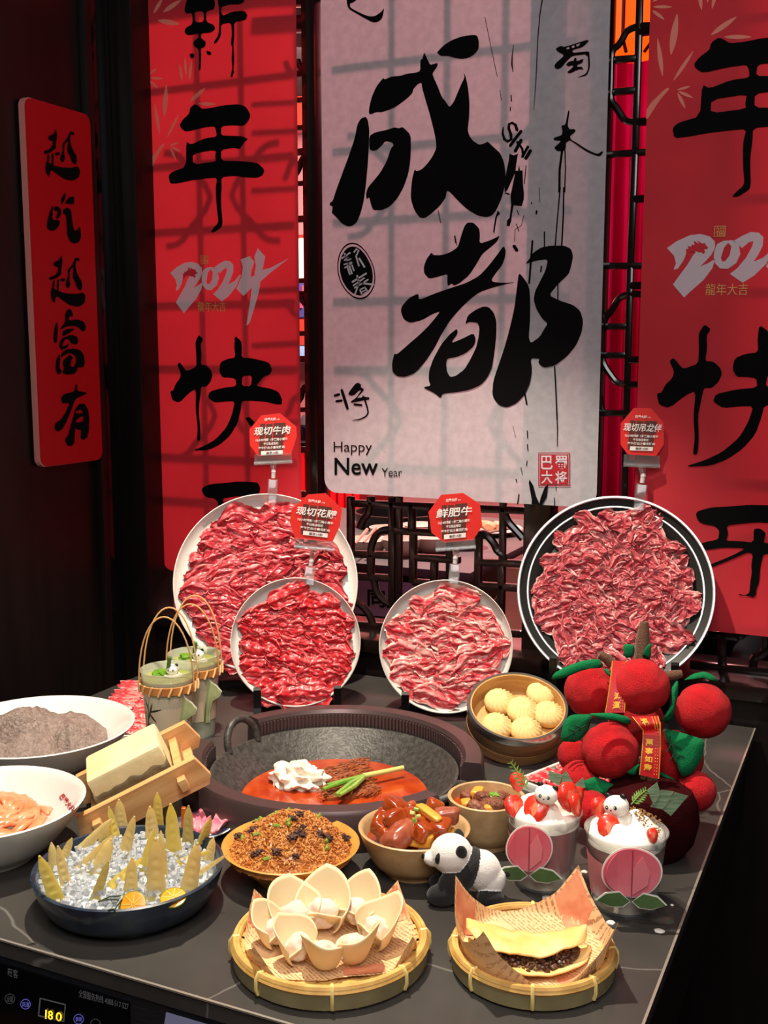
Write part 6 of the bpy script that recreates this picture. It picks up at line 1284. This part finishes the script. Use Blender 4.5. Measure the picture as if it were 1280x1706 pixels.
# second dining table with bowls
ft = thing('dining_table', 'grey dining table with bowls in the room behind the lattice', 'table', (-1.75, 3.75, 0), (0,0,math.radians(0)))
MB().box((0,0,.735), (1.15,1.15,.03), bev=.004).build('tabletop', M('grey tabletop', (92,88,86), .4), ft); MB().box((0,0,.36), (.7,.7,.72)).build('pedestal', wood_dark, ft)
MB().prism([(-.25,-.06), (.25,-.06), (.25,.06), (-.25,.06)], Matrix.Translation((.30,-.577,.64)) @ Matrix.Rotation(math.pi/2, 4, 'X'), .004).build('notice_card', M('pale lilac card', (170,160,176), .6), ft, smooth=False)
text_in('lettering', '同庆', (-.08,-.03,.06,.03), lambda x, y: np.array((.30+x, -.583, .64+y)), black, ft, .02)
wd = M('warm white china', (224,204,190), .3)
def fbowl(px, py, r, h, lab, grp):
    w = onz(px, py, .75); tag(MB().lathe([(0,0), (r*.55,0), (r*.9,h*.55), (r,h), (r*.95,h), (r*.8,h*.5), (r*.4,h*.15), (0,h*.12)], 32).build('bowl', wd, None, loc=(w[0], w[1], .75)), lab, 'bowl', grp)
for px, py, r, h in ((614,921,.075,.05), (645,905,.065,.06), (668,925,.070,.06), (720,918,.085,.055), (700,895,.07,.05), (770,912,.08,.045)): fbowl(px, py, r, h, 'pale bowl on the dining table behind the lattice', 'bowls on the table behind the lattice')
for k, (x0, y0, x1, y1) in enumerate(((592,906,612,882), (606,904,626,880), (668,912,694,918), (800,890,850,880))):
    za, zb2 = (.81, .83) if k != 2 else (.757, .757); a = V3(onz(x0, y0, za)); b = V3(onz(x1, y1, zb2)); tag(MB().tube([Vector((0,0,0)), b-a], [.004,.006], 6).build('chopstick', M('tan wood stick', (190,140,120), .5), None, loc=a), 'tan chopstick resting across bowls behind the lattice', 'chopstick', 'chopsticks behind the lattice')
w = onz(640, 885, .75); tag(MB().lathe([(0,0), (.17,0), (.19,.06), (.175,.06), (.16,.01), (0,.01)], 40).build('far_pot', black, None, loc=(w[0], w[1]+.15, .75)), 'low round black pot at the back of the table behind the lattice', 'pot')
w = onz(815, 888, .75); tag(MB().lathe([(0,0), (.08,0), (.13,.02), (.125,.024), (.08,.006), (0,.006)], 32).build('plate', wd, None, loc=(w[0], w[1], .75)), 'flat pale plate of snacks at the table corner behind the lattice', 'plate')
for k in range(5): tag(MB().blob((0,0,0), (.03,.02,.018), 2, .4, 2, k).build('snack_piece', M('tan snack', (206,160,120), .6), None, loc=(w[0]-.05+.026*k, w[1]+.02*(k % 2), .778)), 'tan fried snack piece on the pale plate behind the lattice', 'snack', 'snacks on the far plate')
# magenta curtain and orange lantern on the right
cur = M('magenta curtain', (196,8,92), .6, c2=(160,8,50), ns=3, translucent=.3)
cx0, cx1 = float(ony(985, 300, 2.75)[0]), float(ony(1180, 300, 2.75)[0])
zb_ = .30
t = thing('drape_curtain', 'magenta curtain hanging in folds behind the lattice', 'curtain', ((cx0+cx1)/2, 2.75, zb_))
MB().grid(lambda u, v: Vector((cx0+(cx1-cx0)*u - (cx0+cx1)/2 + (.16*max(0,.40-v)**1.2*(1 if u > .22 else .1)*3*(1-u)*0 if True else 0), .035*math.sin(u*46)+.012*math.sin(u*90+v*4), 2.55*v)), 120, 20).build('cloth', cur, t, ang=180)
MB().tube([(-(cx1-cx0)/2-.05,0,2.55), ((cx1-cx0)/2+.05,0,2.55)], .012, 10).build('rod', black, t)
lc = ony(1052, 96, 2.55); lt = thing('paper_lantern', 'glowing orange paper lantern behind the lattice', 'lantern', (float(lc[0]), 2.55, float(lc[2])))
glow = M('glowing orange paper', (255,84,10), .6, emit=1.3, c2=(255,120,20), ns=8)
MB().lathe([(.05,0), (.085,.02), (.085,.17), (.05,.20)], 8).build('shade', glow, lt, smooth=False)
for k in range(8):
    a = k*.7854; MB().tube([(.052*math.cos(a), .052*math.sin(a), 0), (.087*math.cos(a), .087*math.sin(a), .02), (.087*math.cos(a), .087*math.sin(a), .17), (.052*math.cos(a), .052*math.sin(a), .20)], .004, 6).build('frame_rib', M('dark red wood', (90,16,16), .5), lt)
MB().lathe([(.03,.20), (.055,.20), (.03,.24), (0,.24)], 16).build('cap', M('dark red wood', (90,16,16), .5), lt); MB().tube([(0,0,.24), (0,0,.9)], .004, 6).build('cord', black, lt)
# wooden bench and a dark chair seen low at the right
c4 = thing('dark_chair', 'black round backed chair behind the lattice', 'chair', (-.06, 2.95, 0))
MB().box((0,0,.45), (.42,.42,.05), bev=.02).build('seat', black, c4); MB().tube([(-.2,.0,.45), (-.2,.02,.8), (0,.05,.92), (.2,.02,.8), (.2,0,.45)], .02, 10).build('back_hoop', black, c4); MB().box((0,.04,.68), (.36,.03,.36), bev=.01).build('back_panel', black, c4)
for sx_ in (-.18,.18):
    for sy_ in (-.18,.18): MB().tube([(sx_, sy_, 0), (sx_, sy_, .44)], .016, 8).build('leg', black, c4)
# seated person holding a green bottle, mostly hidden by the banner
hp = V3(ony(1053, 803, 3.30)); cloth = M('dark navy jacket', (26,26,40), .8); skinm = M('skin', (206,150,128), .5, sss=.15); hairm = M('dark hair', (18,14,13), .5); trou = M('dark trousers', (20,20,24), .8)
pe = thing('person', 'person in a dark jacket holding a green bottle behind the lattice', 'person', (hp.x+.26, 3.62, 0))
pc0 = Vector(pe.location)
def skin_body():
    J = {'pel': (0,0,.52), 'sp1': (0,.0,.68), 'sp2': (0,-.01,.86), 'chest': (0,-.01,.98), 'neck': (0,-.02,1.10), 'hd0': (0,-.03,1.17), 'hd1': (0,-.035,1.25), 'hd2': (0,-.03,1.33),
         'ls': (-.17,0,1.03), 'le': (-.24,-.16,.86), 'lw': tuple(hp-pc0+Vector((-.0,.035,-.03))), 'rs': (.17,0,1.03), 're': (.23,-.12,.83), 'rw': (.14,-.30,.80),
         'lh': (-.09,-.0,.50), 'lk': (-.11,-.40,.50), 'la': (-.11,-.40,.09), 'lt': (-.11,-.50,.05), 'rh': (.09,0,.50), 'rk': (.11,-.40,.50), 'ra': (.11,-.40,.09), 'rt': (.11,-.50,.05)}
    R_ = dict(pel=(.15,.11), sp1=(.14,.10), sp2=(.15,.11), chest=(.15,.11), neck=(.05,.05), hd0=(.065,.075), hd1=(.078,.095), hd2=(.06,.07), ls=(.06,.06), le=(.045,.045), lw=(.03,.026), rs=(.06,.06), re=(.045,.045), rw=(.03,.026), lh=(.085,.085), lk=(.062,.062), la=(.04,.04), lt=(.032,.04), rh=(.085,.085), rk=(.062,.062), ra=(.04,.04), rt=(.032,.04))
    E_ = [('pel','sp1'),('sp1','sp2'),('sp2','chest'),('chest','neck'),('neck','hd0'),('hd0','hd1'),('hd1','hd2'),('chest','ls'),('ls','le'),('le','lw'),('chest','rs'),('rs','re'),('re','rw'),('pel','lh'),('lh','lk'),('lk','la'),('la','lt'),('pel','rh'),('rh','rk'),('rk','ra'),('ra','rt')]
    ks = list(J); me = bpy.data.meshes.new('body'); me.from_pydata([J[k] for k in ks], [(ks.index(a), ks.index(b)) for a, b in E_], []); o = bpy.data.objects.new('tmp', me); COL.objects.link(o)
    o.modifiers.new('skin', 'SKIN'); sd_ = me.skin_vertices[0].data
    for i, k in enumerate(ks): sd_[i].radius = R_[k]; sd_[i].use_root = (k == 'pel')
    s_ = o.modifiers.new('sub', 'SUBSURF'); s_.levels = 2
    out = bpy.data.meshes.new_from_object(o.evaluated_get(bpy.context.evaluated_depsgraph_get())); bpy.data.objects.remove(o); out.materials.clear()
    for m_ in (cloth, skinm, trou): out.materials.append(m_)
    lw, rw = Vector(J['lw']), Vector(J['rw'])
    for p in out.polygons:
        c = p.center; p.use_smooth = True; p.material_index = 1 if (c.z > 1.09 and abs(c.x) < .1) or (c-lw).length < .035 or (c-rw).length < .045 else (2 if c.z < .60 and c.y < .3 and not (c.z > .55 and abs(c.x) < .16 and c.y > -.1) else 0)
    return out, J
me, J = skin_body(); put('body', me, pe)
MB().blob((0,.0,1.29), (.092,.105,.095), 3, .05, 3).build('hair', hairm, pe)
for s in (-1, 1): MB().blob((s*.03,-.128,1.255), .009, 2).build('eye', hairm, pe); MB().blob((s*.082,-.03,1.245), (.012,.022,.032), 2).build('ear', skinm, pe)
MB().blob((0,-.135,1.225), (.012,.018,.018), 2).build('nose', skinm, pe); MB().blob((0,-.125,1.188), (.024,.008,.006), 2).build('mouth', M('lips', (160,84,80), .5), pe)
hl = hp-pc0
MB().blob(hl+Vector((0,.012,-.01)), (.028,.022,.040), 3).build('palm', skinm, pe)
for k in range(4): z_ = .022-.017*k; MB().tube([hl+Vector((-.026,.010,z_)), hl+Vector((-.034,-.018,z_)), hl+Vector((-.012,-.034,z_)), hl+Vector((.016,-.030,z_-.002))], [.0095,.0095,.009,.0075], 8).build('finger', skinm, pe)
MB().tube([hl+Vector((.024,.010,.004)), hl+Vector((.032,-.014,.022)), hl+Vector((.018,-.032,.034))], [.011,.010,.008], 8).build('thumb', skinm, pe)
MB().tube([V3(J['rw'])+Vector((0,-.0,0)), V3(J['rw'])+Vector((-.01,-.07,-.01))], [.03,.028], 10).build('palm', skinm, pe)
for k in range(4): MB().tube([V3(J['rw'])+Vector((-.034+.018*k,-.065,-.008)), V3(J['rw'])+Vector((-.036+.019*k,-.105,-.02)), V3(J['rw'])+Vector((-.034+.018*k,-.13,-.045))], [.0095,.009,.007], 8).build('finger', skinm, pe)
MB().tube([V3(J['rw'])+Vector((-.03,-.03,0)), V3(J['rw'])+Vector((-.055,-.06,-.01)), V3(J['rw'])+Vector((-.06,-.085,-.02))], [.011,.010,.008], 8).build('thumb', skinm, pe)
tag(MB().lathe([(0,-.07), (.018,-.07), (.018,.05), (.008,.08), (.008,.115), (0,.116)], 20).build('green_bottle', M('green glass bottle', (90,170,50), .1, coat=.4), None, loc=hp+Vector((0,-.012,0))), 'small green bottle held by the person behind the lattice', 'bottle')
tag(MB().box((0,0,.20), (.5,.42,.40), bev=.03).build('padded_stool', uph, None, loc=(pc0.x, pc0.y+.03, 0)), 'dark padded block stool under the seated person', 'stool')
